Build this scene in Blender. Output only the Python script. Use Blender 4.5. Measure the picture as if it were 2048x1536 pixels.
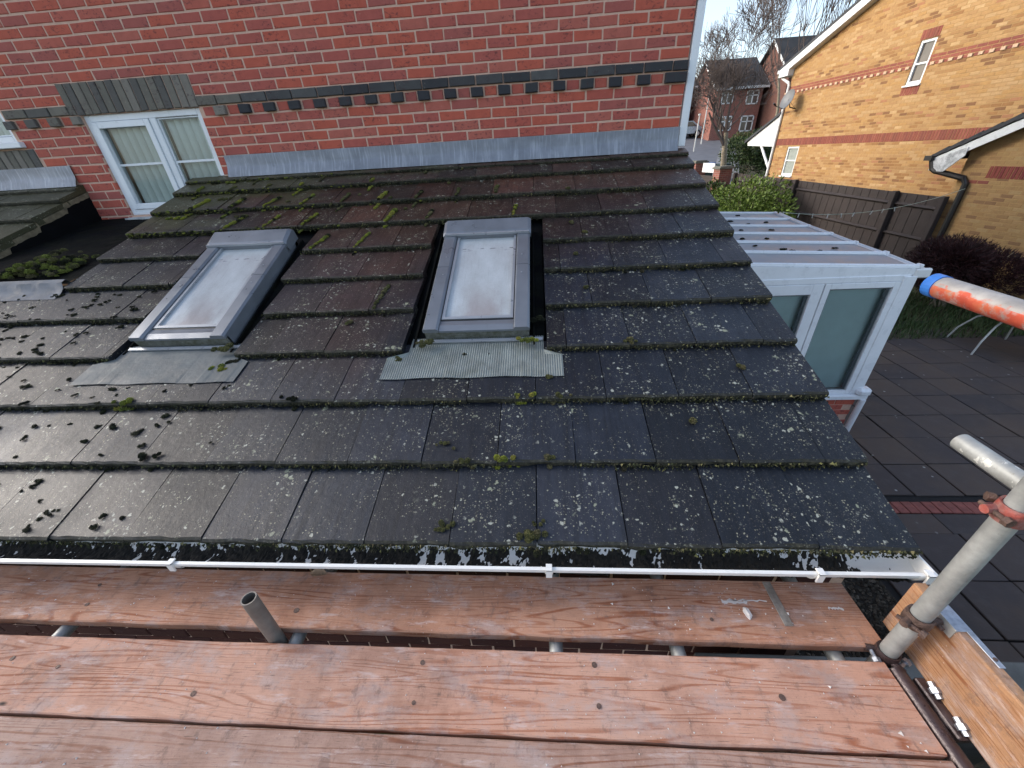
import bpy, math, random
from mathutils import Vector, Matrix, Quaternion, noise as mnoise
random.seed(7)
rnd = random.random
def ru(a, b): return a + (b - a) * random.random()
SC = bpy.context.scene
for o in list(bpy.data.objects): bpy.data.objects.remove(o)
COL = SC.collection

# ------------------------------------------------------------------ camera, sky, sun, exposure
YAW, PIT, ROL = 0.0825, 0.5379, -0.0605
cs, sn = math.cos, math.sin
F = Vector((-sn(YAW) * cs(PIT), cs(YAW) * cs(PIT), -sn(PIT)))
R0 = Vector((cs(YAW), sn(YAW), 0)); U0 = R0.cross(F)
Rv = cs(ROL) * R0 + sn(ROL) * U0; Uv = -sn(ROL) * R0 + cs(ROL) * U0
cd = bpy.data.cameras.new('camera'); cam = bpy.data.objects.new('camera', cd); COL.objects.link(cam)
mw = Matrix((Rv, Uv, -F)).transposed().to_4x4(); mw.translation = Vector((-1.2126, -3.9672, -0.1207))
cam.matrix_world = mw
cd.sensor_width = 36; cd.lens = 13.517; cd.clip_start = 0.02; cd.clip_end = 1500
SC.camera = cam

SUN_TO = Vector((-0.86, 0.22, 0.47)).normalized()       # direction towards the sun: low on the left, behind thin cloud
elev = math.asin(SUN_TO.z); azim = math.atan2(SUN_TO.x, SUN_TO.y)
W = bpy.data.worlds.new('World'); SC.world = W; W.use_nodes = True
wt = W.node_tree
bg = wt.nodes['Background']; sky = wt.nodes.new('ShaderNodeTexSky')
sky.sky_type = 'NISHITA'; sky.sun_disc = False; sky.sun_elevation = elev; sky.sun_rotation = azim
sky.altitude = 60; sky.air_density = 1.0; sky.dust_density = 2.2; sky.ozone_density = 1.0
hs = wt.nodes.new('ShaderNodeHueSaturation'); hs.inputs['Saturation'].default_value = 0.80
wt.links.new(sky.outputs[0], hs.inputs['Color']); wt.links.new(hs.outputs[0], bg.inputs['Color'])
bg.inputs['Strength'].default_value = 0.13
sd = bpy.data.lights.new('sun', 'SUN'); sd.energy = .65; sd.angle = math.radians(25); sd.color = (1, .97, .93)
so = bpy.data.objects.new('sun', sd); COL.objects.link(so)
so.rotation_euler = SUN_TO.to_track_quat('Z', 'Y').to_euler(); so.location = (-20, 15, 20)
SC.view_settings.view_transform = 'Standard'; SC.view_settings.look = 'None'
SC.view_settings.exposure = 1.5; SC.view_settings.gamma = 1

# ------------------------------------------------------------------ shader helpers
class S:
    def __init__(s, name, rough=.6, spec=.5, metal=0.):
        s.m = bpy.data.materials.new(name); s.m.use_nodes = True; s.t = s.m.node_tree
        s.b = s.t.nodes['Principled BSDF']
        s.b.inputs['Roughness'].default_value = rough; s.b.inputs['Metallic'].default_value = metal
        s.b.inputs['Specular IOR Level'].default_value = spec
    def put(s, sock, v):
        if hasattr(v, 'is_linked') or hasattr(v, 'links'): s.t.links.new(v, sock)
        elif isinstance(v, (tuple, list)) and len(v) == 3 and sock.type == 'RGBA': sock.default_value = (*v, 1)
        else: sock.default_value = v
    def set(s, **k):
        for a, v in k.items(): s.put(s.b.inputs[a.replace('_', ' ')], v)
        return s.m
    def node(s, t): return s.t.nodes.new(t)
    def pos(s): return s.node('ShaderNodeNewGeometry').outputs['Position']
    def nor(s): return s.node('ShaderNodeNewGeometry').outputs['True Normal']
    def oc(s): return s.node('ShaderNodeTexCoord').outputs['Object']
    def info(s, k): return s.node('ShaderNodeObjectInfo').outputs[k]
    def attr(s, nm='Col'):
        a = s.node('ShaderNodeAttribute'); a.attribute_name = nm; return a.outputs['Color']
    def sep(s, v): return s.vm3(v)
    def vm3(s, v):
        a = s.node('ShaderNodeSeparateXYZ'); s.t.links.new(v, a.inputs[0]); return a.outputs
    def comb(s, x, y, z):
        a = s.node('ShaderNodeCombineXYZ'); [s.put(a.inputs[i], w) for i, w in enumerate((x, y, z))]; return a.outputs[0]
    def map(s, v, scale=(1, 1, 1), loc=(0, 0, 0), rot=(0, 0, 0)):
        a = s.node('ShaderNodeMapping'); s.t.links.new(v, a.inputs[0])
        a.inputs['Scale'].default_value = scale; a.inputs['Location'].default_value = loc; a.inputs['Rotation'].default_value = rot
        return a.outputs[0]
    def add(s, v, w):
        a = s.node('ShaderNodeVectorMath'); a.operation = 'ADD'; s.put(a.inputs[0], v); s.put(a.inputs[1], w); return a.outputs[0]
    def noise(s, v, sc, det=4., ro=.55, dist=0.):
        a = s.node('ShaderNodeTexNoise'); s.t.links.new(v, a.inputs['Vector'])
        a.inputs['Scale'].default_value = sc; a.inputs['Detail'].default_value = det
        a.inputs['Roughness'].default_value = ro; a.inputs['Distortion'].default_value = dist
        return a.outputs['Fac']
    def voro(s, v, sc, feat='F1', out='Distance', rand=1.):
        a = s.node('ShaderNodeTexVoronoi'); a.feature = feat; s.t.links.new(v, a.inputs['Vector'])
        a.inputs['Scale'].default_value = sc; a.inputs['Randomness'].default_value = rand
        return a.outputs[out]
    def ramp(s, f, st, interp='LINEAR'):
        a = s.node('ShaderNodeValToRGB'); s.t.links.new(f, a.inputs[0]); r = a.color_ramp; r.interpolation = interp
        while len(r.elements) < len(st): r.elements.new(.5)
        for e, (p, c) in zip(r.elements, st):
            e.position = p; e.color = (c, c, c, 1) if not isinstance(c, (tuple, list)) else (*c, 1)
        return a.outputs[0]
    def mix(s, f, a, b, blend='MIX'):
        n = s.node('ShaderNodeMix'); n.data_type = 'RGBA'; n.blend_type = blend
        s.put(n.inputs[0], f); s.put(n.inputs[6], a); s.put(n.inputs[7], b); return n.outputs[2]
    def mth(s, op, a, b=0., c=0.):
        n = s.node('ShaderNodeMath'); n.operation = op
        for i, w in enumerate((a, b, c)):
            if i < len(n.inputs): s.put(n.inputs[i], w)
        return n.outputs[0]
    def bump(s, h, st=.4, d=.01):
        n = s.node('ShaderNodeBump'); n.inputs['Strength'].default_value = st; n.inputs['Distance'].default_value = d
        s.t.links.new(h, n.inputs['Height']); s.t.links.new(n.outputs[0], s.b.inputs['Normal'])

def simple(name, col, rough=.6, metal=0., var=.18, sc=9., spec=.5, bump=.0, dirt=None, dirt_amt=.3):
    s = S(name, rough, spec, metal); p = s.pos()
    n = s.noise(p, sc, 6, .6)
    lo = tuple(c * (1 - var) for c in col); hi = tuple(min(1, c * (1 + var)) for c in col)
    c = s.ramp(n, [(.3, lo), (.7, hi)])
    if dirt:
        d = s.ramp(s.noise(p, sc * .7 + 3, 8, .7), [(.62 - dirt_amt * .25, 0), (.72, dirt_amt)])
        c = s.mix(d, c, dirt)
    s.set(Base_Color=c, Roughness=s.ramp(s.noise(p, sc * 2, 4), [(.3, max(.03, rough - .1)), (.7, min(1, rough + .1))]))
    if bump: s.bump(s.noise(p, sc * 6, 5), bump, .01)
    return s.m

M = {}
def build_materials():
    # bricks: colour per brick from an attribute, burnt blotches and chips on top
    for nm, burn in (('brick', .6), ('brick_yellow', .12)):
        s = S(nm, .85, .25); p = s.pos(); a = s.attr()
        n1 = s.noise(p, 14, 6, .65); n2 = s.noise(s.map(p, (1, 1, 1.6)), 34, 5, .7)
        c = s.mix(s.ramp(n1, [(.3, .0), (.75, .5)]), a, s.mix(1., a, (.62, .58, .6), 'MULTIPLY'))
        region = s.ramp(s.noise(p, 5.5, 2), [(.46, 0), (.56, 1)])
        spots = s.ramp(n2, [(.53, 0), (.62, burn)])
        c = s.mix(s.mth('MULTIPLY', region, spots), c, (.055, .03, .035))
        c = s.mix(s.ramp(s.noise(p, 60, 3), [(.68, 0), (.76, .35)]), c, (.55, .42, .34))
        s.set(Base_Color=c); s.bump(s.noise(p, 90, 5, .7), .5, .006); M[nm] = s.m
    for nm, ca, cb in (('mortar', (.64, .43, .33), (.52, .34, .26)), ('mortar_yellow', (.40, .255, .115), (.33, .205, .095))):
        s = S(nm, .95, .1); p = s.pos()
        s.set(Base_Color=s.ramp(s.noise(p, 25, 7, .7), [(.3, cb), (.65, ca)])); s.bump(s.noise(p, 140, 4), .6, .005); M[nm] = s.m
    # far or out-of-view brickwork
    for nm, c1, c2, mo in (('brick_far', (.30, .10, .075), (.22, .08, .065), (.3, .22, .18)), ('brick_far_brown', (.17, .075, .055), (.13, .06, .05), (.17, .11, .09)), ('brick_far_yellow', (.42, .27, .12), (.33, .2, .09), (.36, .27, .17))):
        s = S(nm, .9, .2); p = s.pos(); xyz = s.vm3(p)
        b = s.node('ShaderNodeTexBrick'); b.inputs['Scale'].default_value = 1
        s.put(b.inputs['Vector'], s.comb(s.mth('ADD', xyz[0], xyz[1]), xyz[2], 0.))
        b.inputs['Brick Width'].default_value = .225; b.inputs['Row Height'].default_value = .075; b.inputs['Mortar Size'].default_value = .008
        s.put(b.inputs['Color1'], c1); s.put(b.inputs['Color2'], c2); s.put(b.inputs['Mortar'], mo)
        s.set(Base_Color=s.mix(.5, b.outputs['Color'], s.ramp(s.noise(p, 6, 5), [(.3, .55), (.7, 1.)]), 'MULTIPLY')); M[nm] = s.m
    # concrete roof tile: brown-to-slate colour drift, lichen, damp sheen, mossy lower edge
    s = S('roof_tile', .5, .34); p = s.pos(); xyz = s.vm3(p); r = s.info('Random')
    drift = s.noise(s.map(p, (1, .8, .8)), 1.1, 3, .5)
    left = s.ramp(s.mth('ADD', s.mth('SUBTRACT', s.mth('ADD', s.mth('MULTIPLY', xyz[1], .22), .26), s.mth('MULTIPLY', s.mth('ABSOLUTE', s.mth('ADD', xyz[0], 2.2)), .10)), s.mth('MULTIPLY', drift, .6)), [(.05, 0), (.36, 1)])
    slate = s.ramp(r, [(0, (.009, .012, .020)), (.5, (.012, .016, .025)), (1, (.018, .019, .026))])
    brown = s.ramp(r, [(0, (.036, .019, .013)), (.4, (.044, .024, .016)), (.75, (.062, .026, .017)), (1, (.036, .025, .018))])
    c = s.mix(left, slate, brown)
    r2 = s.mth('FRACT', s.mth('MULTIPLY', r, 37.7)); c = s.mix(1., c, s.ramp(r2, [(0, .55), (.5, 1.), (1, 1.6)]), 'MULTIPLY')
    grit = s.noise(p, 260, 3, .7); c = s.mix(s.ramp(grit, [(.5, 0), (.85, .45)]), c, (.065, .058, .05))
    st = s.noise(s.map(p, (26, 2.2, 2.2)), 1.6, 5, .6); c = s.mix(s.ramp(st, [(.42, 0), (.68, .75)]), c, s.mix(1., c, (.45, .44, .42), 'MULTIPLY'))
    blot = s.noise(p, 7.5, 6, .66); c = s.mix(s.ramp(blot, [(.50, 0), (.72, .55)]), c, s.mix(1., c, (1.9, 1.8, 1.7), 'MULTIPLY'))
    green = s.ramp(s.mth('ADD', s.mth('MULTIPLY', s.mth('SUBTRACT', xyz[1], s.mth('MULTIPLY', xyz[0], .42)), .5), s.mth('MULTIPLY', s.noise(p, 2.2, 4), .9)), [(.85, 0), (1.35, .8)])
    c = s.mix(green, c, (.060, .058, .026))
    def spots(scale, th, dens_lo, dens_hi, col, amt, wob=.35):
        global c_
        nz = s.node('ShaderNodeTexNoise'); s.t.links.new(p, nz.inputs['Vector']); nz.inputs['Scale'].default_value = scale * 1.1; nz.inputs['Detail'].default_value = 3
        v = s.add(p, s.map(nz.outputs['Color'], (wob / scale,) * 3))
        d = s.voro(v, scale); pick = s.vm3(s.voro(v, scale, 'F1', 'Color'))
        area = s.noise(p, 4.6, 5, .68)
        size = s.mth('MULTIPLY', pick[0], th)
        on = s.ramp(s.mth('SUBTRACT', size, d), [(.0, 0), (.13, 1)])
        keep = s.ramp(s.mth('ADD', area, s.mth('MULTIPLY', pick[1], .35)), [(dens_lo, 0), (dens_hi, 1)])
        return s.mth('MULTIPLY', s.mth('MULTIPLY', on, keep), amt), col
    for args in ((56, .48, .76, .84, (.42, .43, .36), .8, 1.4), (115, .46, .68, .80, (.36, .345, .25), .7, 1.2), (33, .44, .81, .89, (.34, .36, .25), .7, 1.6), (190, .45, .62, .8, (.2, .175, .15), .5, .8), (17, .42, .93, 1.0, (.12, .125, .10), .55, 2.)):
        f, col = spots(*args); c = s.mix(f, c, col)
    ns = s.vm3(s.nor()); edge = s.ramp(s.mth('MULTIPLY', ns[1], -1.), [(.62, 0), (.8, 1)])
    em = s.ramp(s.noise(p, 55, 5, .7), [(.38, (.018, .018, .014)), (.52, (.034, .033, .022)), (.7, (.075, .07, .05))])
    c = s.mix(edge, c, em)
    wet = s.noise(s.map(p, (1, 1, 1)), 2.6, 4, .6)
    s.set(Base_Color=c, Roughness=s.mix(edge, s.ramp(wet, [(.3, .40), (.7, .56)]), (.95, .95, .95)))
    s.bump(s.mth('ADD', s.mth('MULTIPLY', grit, .5), s.mth('MULTIPLY', s.noise(p, 40, 5), .8)), .5, .005); M['roof_tile'] = s.m
    # moss: colour per clump
    s = S('moss', .95, .1); a = s.attr(); s.set(Base_Color=s.mix(s.ramp(s.noise(s.pos(), 120, 3), [(.3, .0), (.7, .6)]), a, s.mix(1., a, (.4, .42, .4), 'MULTIPLY'))); M['moss'] = s.m
    # foliage: colour per leaf
    s = S('leaf', .6, .3); s.set(Base_Color=s.attr()); M['leaf'] = s.m
    # scaffold boards: ringed grain, knots, scuffs; tint per board
    s = S('wood', .78, .25); o = s.oc(); rn = s.info('Random'); tint = s.info('Color')
    ov = s.add(o, s.comb(s.mth('MULTIPLY', rn, 40.), s.mth('MULTIPLY', rn, 13.), 0.))
    fld = s.noise(s.map(ov, (.34, 5.4, 5.4)), 1.7, 2.0, .4, .12)
    ring = s.mth('SINE', s.mth('MULTIPLY', s.mth('ADD', fld, s.mth('MULTIPLY', s.noise(s.map(ov, (4, 30, 30)), 2, 3), .016)), 135.))
    ringm = s.ramp(s.mth('MULTIPLY', s.mth('ADD', ring, 1.), .5), [(.70, 0), (.99, 1)])
    vis = s.ramp(s.noise(s.map(ov, (.6, 8, 8), (3, 1, 0)), 1.7, 4), [(.38, .1), (.56, 1.)])
    base = s.mix(s.ramp(s.noise(ov, 2.1, 5, .6), [(.3, .0), (.7, .8)]), tint, s.mix(1., tint, (1.04, .90, .82), 'MULTIPLY'))
    fib = s.noise(s.map(ov, (5, 110, 110)), 3, 5, .65)
    base = s.mix(s.ramp(fib, [(.35, .35), (.65, 0)]), base, s.mix(1., base, (.66, .6, .58), 'MULTIPLY'))
    c = s.mix(s.mth('MULTIPLY', ringm, vis), base, s.mix(1., base, (.66, .46, .36), 'MULTIPLY'))
    kv = s.map(ov, (3.3, 8.5, 8.5)); kd = s.voro(kv, 1.0); kp = s.vm3(s.voro(kv, 1.0, 'F1', 'Color'))
    knot = s.mth('MULTIPLY', s.ramp(kd, [(.035, 1), (.075, 0)]), s.ramp(kp[0], [(.62, 0), (.64, 1)]))
    c = s.mix(knot, c, (.05, .035, .03))
    c = s.mix(s.ramp(s.noise(s.map(ov, (1, 1.8, 1)), 5, 8, .74), [(.50, 0), (.62, .55)]), c, (.40, .33, .31))
    c = s.mix(s.ramp(s.noise(s.map(ov, (1.6, 1, 1), (4, 8, 0)), 14, 7, .75), [(.55, 0), (.64, .5)]), c, (.16, .11, .095))
    c = s.mix(s.ramp(s.noise(s.map(ov, (7, 120, 1), (2, 5, 0)), 2.2, 4, .6), [(.60, 0), (.68, .65)]), c, (.13, .08, .065))
    c = s.mix(s.ramp(s.noise(s.map(ov, (1, 1, 1), (9, 3, 1)), 3.3, 6, .7), [(.46, 0), (.62, .6)]), c, s.mix(1., c, (.55, .49, .47), 'MULTIPLY'))
    c = s.mix(s.ramp(s.noise(ov, 240, 3, .6), [(.60, 0), (.72, .5)]), c, (.10, .065, .055))
    scuff = s.noise(s.map(ov, (3, 14, 1), (7, 2, 0), (0, 0, .35)), 2.4, 7, .7); c = s.mix(s.ramp(scuff, [(.56, 0), (.66, .5)]), c, (.56, .46, .43))
    c = s.mix(s.mth('MULTIPLY', s.ramp(s.voro(ov, 60), [(.10, .75), (.16, 0)]), s.ramp(s.noise(ov, 4.2, 4), [(.55, 0), (.66, 1)])), c, (.55, .46, .43))
    s.set(Base_Color=c, Roughness=s.ramp(s.noise(ov, 9, 4), [(.3, .66), (.7, .88)])); s.bump(s.mth('ADD', fib, s.mth('MULTIPLY', ringm, .4)), .3, .004); M['wood'] = s.m
    # painted scaffold tube end
    def tube(nm, base, paint=None):
        s = S(nm, .48, .5, .35); p = s.oc(); q = s.pos(); x = s.vm3(p)
        n = s.noise(q, 18, 6, .65)
        c = s.ramp(n, [(.3, tuple(v * .72 for v in base)), (.55, base), (.75, tuple(min(1, v * 1.3) for v in base))])
        c = s.mix(s.ramp(s.noise(s.map(q, (1, 1, 1)), 70, 5, .7), [(.62, 0), (.72, .6)]), c, (.2, .18, .15))
        if paint:
            m1 = s.ramp(s.mth('ADD', s.mth('MULTIPLY', x[2], .5), s.mth('MULTIPLY', s.mth('SUBTRACT', s.noise(q, 22, 6, .7), .5), .12)), [(paint[0], 0), (paint[0] + .012, 1)])
            up = s.ramp(s.mth('ADD', s.vm3(s.nor())[2], s.mth('MULTIPLY', s.mth('SUBTRACT', s.noise(q, 30, 5), .5), .9)), [(.42, 1), (.5, 0)])
            pc = s.ramp(s.noise(q, 26, 5), [(.3, (.40, .06, .035)), (.5, (.50, .09, .05)), (.68, (.55, .17, .08))])
            wear = s.ramp(s.noise(q, 38, 6, .72), [(.36, .15), (.50, 1)])
            c = s.mix(s.mth('MULTIPLY', s.mth('MULTIPLY', m1, up), wear), c, pc)
        if nm == 'galv_end':
            c = s.mix(s.ramp(s.noise(q, 26, 4, .6), [(.60, 0), (.63, 1)]), c, (.66, .66, .62))
        s.set(Base_Color=c, Roughness=s.ramp(n, [(.3, .38), (.7, .6)])); s.bump(s.noise(q, 60, 5), .18, .003); M[nm] = s.m
    tube('galv', (.36, .37, .36)); tube('galv_dirty', (.20, .185, .165)); tube('galv_end', (.36, .37, .36)); tube('galv_pale', (.46, .45, .42)); tube('galv_orange', (.34, .325, .31), (.515,))
    M['tube_dark'] = simple('tube_dark', (.055, .035, .035), .32, .2, .4, 20, bump=.15, dirt=(.16, .12, .11), dirt_amt=.5)
    M['coupler_rust'] = simple('coupler_rust', (.12, .075, .06), .6, .3, .45, 40, bump=.5, dirt=(.28, .2, .16))
    M['coupler_red'] = simple('coupler_red', (.30, .07, .055), .55, .1, .35, 40, bump=.3, dirt=(.3, .26, .24), dirt_amt=.7)
    M['bolt'] = simple('bolt', (.36, .38, .42), .38, .7, .3, 60)
    M['strap'] = simple('strap', (.22, .19, .16), .6, .2, .4, 40, dirt=(.4, .38, .35), dirt_amt=.6)
    M['blue_cap'] = simple('blue_cap', (.03, .14, .46), .4, 0, .1, 12)
    M['upvc'] = simple('upvc', (.74, .77, .8), .32, 0, .05, 5, dirt=(.42, .44, .44), dirt_amt=.25)
    M['upvc_warm'] = simple('upvc_warm', (.76, .75, .72), .4, 0, .05, 5, dirt=(.4, .4, .36), dirt_amt=.3)
    M['white_paint'] = simple('white_paint', (.68, .70, .70), .55, 0, .06, 6, dirt=(.3, .3, .27), dirt_amt=.35)
    M['peeling_paint'] = simple('peeling_paint', (.68, .70, .70), .6, 0, .06, 6, dirt=(.06, .07, .08), dirt_amt=1.)
    # lead: bluish grey with pale vertical streaks
    s = S('lead', .5, .5, .25); p = s.pos()
    c = s.ramp(s.noise(p, 5, 6, .6), [(.3, (.16, .175, .205)), (.7, (.25, .27, .31))])
    c = s.mix(s.ramp(s.noise(s.map(p, (38, 3, 3)), 1.5, 5, .6), [(.5, 0), (.68, .5)]), c, (.42, .45, .5))
    c = s.mix(s.ramp(s.noise(p, 9, 6, .7), [(.6, 0), (.75, .5)]), c, (.1, .1, .11))
    s.set(Base_Color=c); s.bump(s.noise(p, 14, 4), .35, .01); M['lead'] = s.m
    M['lead_pale'] = simple('lead_pale', (.13, .14, .16), .7, .0, .25, 12, bump=.3, dirt=(.14, .14, .14), dirt_amt=.5)
    M['lead_dark'] = simple('lead_dark', (.005, .0055, .0065), .85, 0, .4, 7, bump=.4, dirt=(.012, .014, .008), dirt_amt=.7, spec=.05)
    M['black_cheek'] = simple('black_cheek', (.0035, .004, .005), .8, 0, .3, 6, spec=.1)
    M['apron'] = simple('apron', (.25, .275, .26), .45, .35, .18, 9, dirt=(.13, .14, .11), dirt_amt=.5)
    M['apron_dull'] = simple('apron_dull', (.085, .10, .105), .6, .0, .2, 6, bump=.2, dirt=(.2, .22, .2), dirt_amt=.4)
    M['alu'] = simple('alu', (.185, .203, .232), .36, .3, .10, 6, dirt=(.12, .12, .11), dirt_amt=.3)
    M['alu_light'] = simple('alu_light', (.33, .35, .38), .34, .3, .08, 8)
    M['alu_mossy'] = simple('alu_mossy', (.17, .18, .17), .7, .1, .3, 30, bump=.4, dirt=(.045, .05, .02), dirt_amt=1.)
    # condensation on the roof window pane
    s = S('fogged_pane', .12, .6); p = s.oc(); x = s.vm3(p)
    fog = s.noise(s.map(p, (2.2, 1.2, 1)), 2.4, 7, .6); fine = s.noise(s.map(p, (1, 1, 1)), 120, 4, .7)
    c = s.ramp(fog, [(.28, (.38, .39, .395)), (.5, (.47, .50, .515)), (.7, (.56, .60, .62))])
    c = s.mix(s.ramp(fine, [(.35, .25), (.65, 0)]), c, (.27, .28, .29))
    run = s.noise(s.map(p, (46, 2.5, 1)), 1.4, 5, .6); c = s.mix(s.ramp(run, [(.56, 0), (.70, .35)]), c, (.30, .31, .32))
    wn = s.mth('MULTIPLY', s.mth('SUBTRACT', fog, .5), .22)
    warm = s.mth('MULTIPLY', s.ramp(s.mth('ADD', x[1], wn), [(.05, 1), (.34, 0)]), s.ramp(s.mth('ADD', s.mth('ABSOLUTE', x[0]), wn), [(.05, 1), (.15, 0)]))
    c = s.mix(s.mth('MULTIPLY', warm, .5), c, (.27, .20, .185))
    drops = s.mth('MULTIPLY', s.ramp(s.voro(s.map(p, (22, 75, 1)), 1.), [(.25, .8), (.4, 0)]), s.ramp(s.mth('ABSOLUTE', s.mth('SUBTRACT', x[1], .665)), [(.008, 1), (.02, 0)]))
    c = s.mix(drops, c, (.10, .10, .11))
    s.set(Base_Color=c, Roughness=s.ramp(fog, [(.3, .08), (.7, .3)])); M['fogged_pane'] = s.m
    # clear window glass
    m = bpy.data.materials.new('glass'); m.use_nodes = True; t = m.node_tree; t.nodes.clear()
    out = t.nodes.new('ShaderNodeOutputMaterial'); mx = t.nodes.new('ShaderNodeMixShader'); tr = t.nodes.new('ShaderNodeBsdfTransparent'); gl = t.nodes.new('ShaderNodeBsdfGlossy')
    lw = t.nodes.new('ShaderNodeLayerWeight'); lw.inputs[0].default_value = .38; gl.inputs['Roughness'].default_value = .03; tr.inputs[0].default_value = (.93, .98, .97, 1)
    t.links.new(lw.outputs['Fresnel'], mx.inputs[0]); t.links.new(tr.outputs[0], mx.inputs[1]); t.links.new(gl.outputs[0], mx.inputs[2]); t.links.new(mx.outputs[0], out.inputs[0]); M['glass'] = m
    M['dark_pane'] = simple('dark_pane', (.10, .085, .075), .08, 0, .25, 3)
    M['net_pane'] = simple('net_pane', (.30, .33, .30), .15, 0, .12, 14)
    M['blind'] = simple('blind', (.80, .85, .83), .8, 0, .06, 5)
    M['blind_teal'] = simple('blind_teal', (.50, .62, .64), .6, 0, .08, 4)
    M['room_bounce'] = simple('room_bounce', (.25, .27, .27), .9)
    M['polycarb'] = simple('polycarb', (.27, .30, .335), .42, 0, .12, 3, dirt=(.3, .29, .26), dirt_amt=.35)
    M['black_plastic'] = simple('black_plastic', (.012, .012, .013), .4)
    M['fence'] = simple('fence', (.034, .025, .023), .8, 0, .22, 4, bump=.3)
    M['fence_grey'] = simple('fence_grey', (.13, .13, .12), .85, 0, .3, 8, bump=.4, dirt=(.06, .07, .05))
    M['slab'] = None
    s = S('slab', .72, .35); p = s.pos(); r = s.info('Random')
    c = s.ramp(r, [(0, (.052, .046, .048)), (.5, (.068, .056, .054)), (1, (.085, .066, .058))])
    c = s.mix(s.ramp(s.noise(p, 1.3, 5, .6), [(.45, 0), (.7, .65)]), c, (.11, .078, .056))
    c = s.mix(s.ramp(s.noise(p, 9, 7, .7), [(.5, 0), (.75, .5)]), c, (.10, .09, .085))
    c = s.mix(s.mth('MULTIPLY', s.ramp(s.voro(p, 5.5), [(.06, .8), (.09, 0)]), s.ramp(s.noise(p, 1.7, 3), [(.45, 0), (.55, 1)])), c, (.42, .42, .40))
    s.set(Base_Color=c); s.bump(s.noise(p, 45, 5), .3, .006); M['slab'] = s.m
    M['joint'] = simple('joint', (.012, .011, .011), .95)
    M['paver'] = simple('paver', (.24, .075, .06), .8, 0, .3, 20, bump=.3)
    s = S('gravel', .8, .3); s.set(Base_Color=s.attr()); M['gravel'] = s.m
    s = S('ground', .95, .1); p = s.pos()
    s.set(Base_Color=s.mix(s.ramp(s.noise(p, .35, 5), [(.42, 0), (.6, 1)]), s.ramp(s.noise(p, 4, 6), [(.3, (.05, .042, .03)), (.7, (.11, .09, .06))]), s.ramp(s.noise(p, 6, 6), [(.3, (.03, .05, .016)), (.7, (.07, .1, .035))]))); M['ground'] = s.m
    M['asphalt'] = simple('asphalt', (.115, .12, .135), .8, 0, .2, 2)
    M['pavement'] = simple('pavement', (.2, .2, .205), .85, 0, .15, 2)
    M['bark'] = simple('bark', (.22, .185, .13), .9, 0, .45, 14, bump=.5)
    M['twig'] = simple('twig', (.10, .076, .066), .9, 0, .3, 6)
    M['far_roof'] = simple('far_roof', (.040, .043, .048), .8, 0, .3, 1.5)
    M['verge_mortar'] = simple('verge_mortar', (.17, .14, .09), .95, 0, .45, 20, bump=.5)
    M['dirt'] = simple('dirt', (.014, .012, .009), .85, 0, .5, 40)
    M['white_metal'] = simple('white_metal', (.5, .5, .48), .4, .1, .1, 8)
    M['dish'] = simple('dish', (.12, .125, .13), .5, .1, .12, 8)
    M['car_paint'] = simple('car_paint', (.35, .42, .48), .25, .2, .05, 3)
    M['tyre'] = simple('tyre', (.015, .015, .015), .8)
    M['bin_green'] = simple('bin_green', (.03, .05, .05), .5); M['bin_blue'] = simple('bin_blue', (.10, .17, .36), .45)
    M['line'] = simple('line', (.42, .5, .42), .5); M['dry_leaf'] = simple('dry_leaf', (.28, .19, .12), .8, 0, .3, 60)
    M['stone_cap'] = simple('stone_cap', (.12, .12, .10), .9, 0, .3, 12)
    M['plaster'] = simple('plaster', (.6, .56, .53), .9)
    M['grey_table'] = simple('grey_table', (.13, .15, .17), .3)
build_materials()

# ------------------------------------------------------------------ mesh helpers
WL = {}; WX = {}
def attach(o, parent):
    if parent is not None:
        o.parent = parent; o.matrix_parent_inverse = WX[parent.name].inverted() if parent.name in WX else Matrix.Translation(-WL[parent.name])
def tag(o, label=None, cat=None, group=None, kind=None):
    if label: o['label'] = label
    if cat: o['category'] = cat
    if group: o['group'] = group
    if kind: o['kind'] = kind
    return o
def thing(name, loc, label, cat, group=None):
    o = bpy.data.objects.new(name, None); COL.objects.link(o); o.empty_display_size = .2
    o.location = loc; WL[o.name] = Vector(loc); return tag(o, label, cat, group)
def inst(name, mesh, mat4, parent=None, color=None):
    o = bpy.data.objects.new(name, mesh); COL.objects.link(o); o.matrix_world = mat4
    WL[o.name] = mat4.translation.copy()
    if parent is not None:
        o.matrix_parent_inverse = Matrix.Translation(-WL[parent.name]); o.parent = parent
        o.matrix_parent_inverse = Matrix.Translation(-WL[parent.name]); o.matrix_basis = mat4
    if color: o.color = color
    return o
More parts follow.
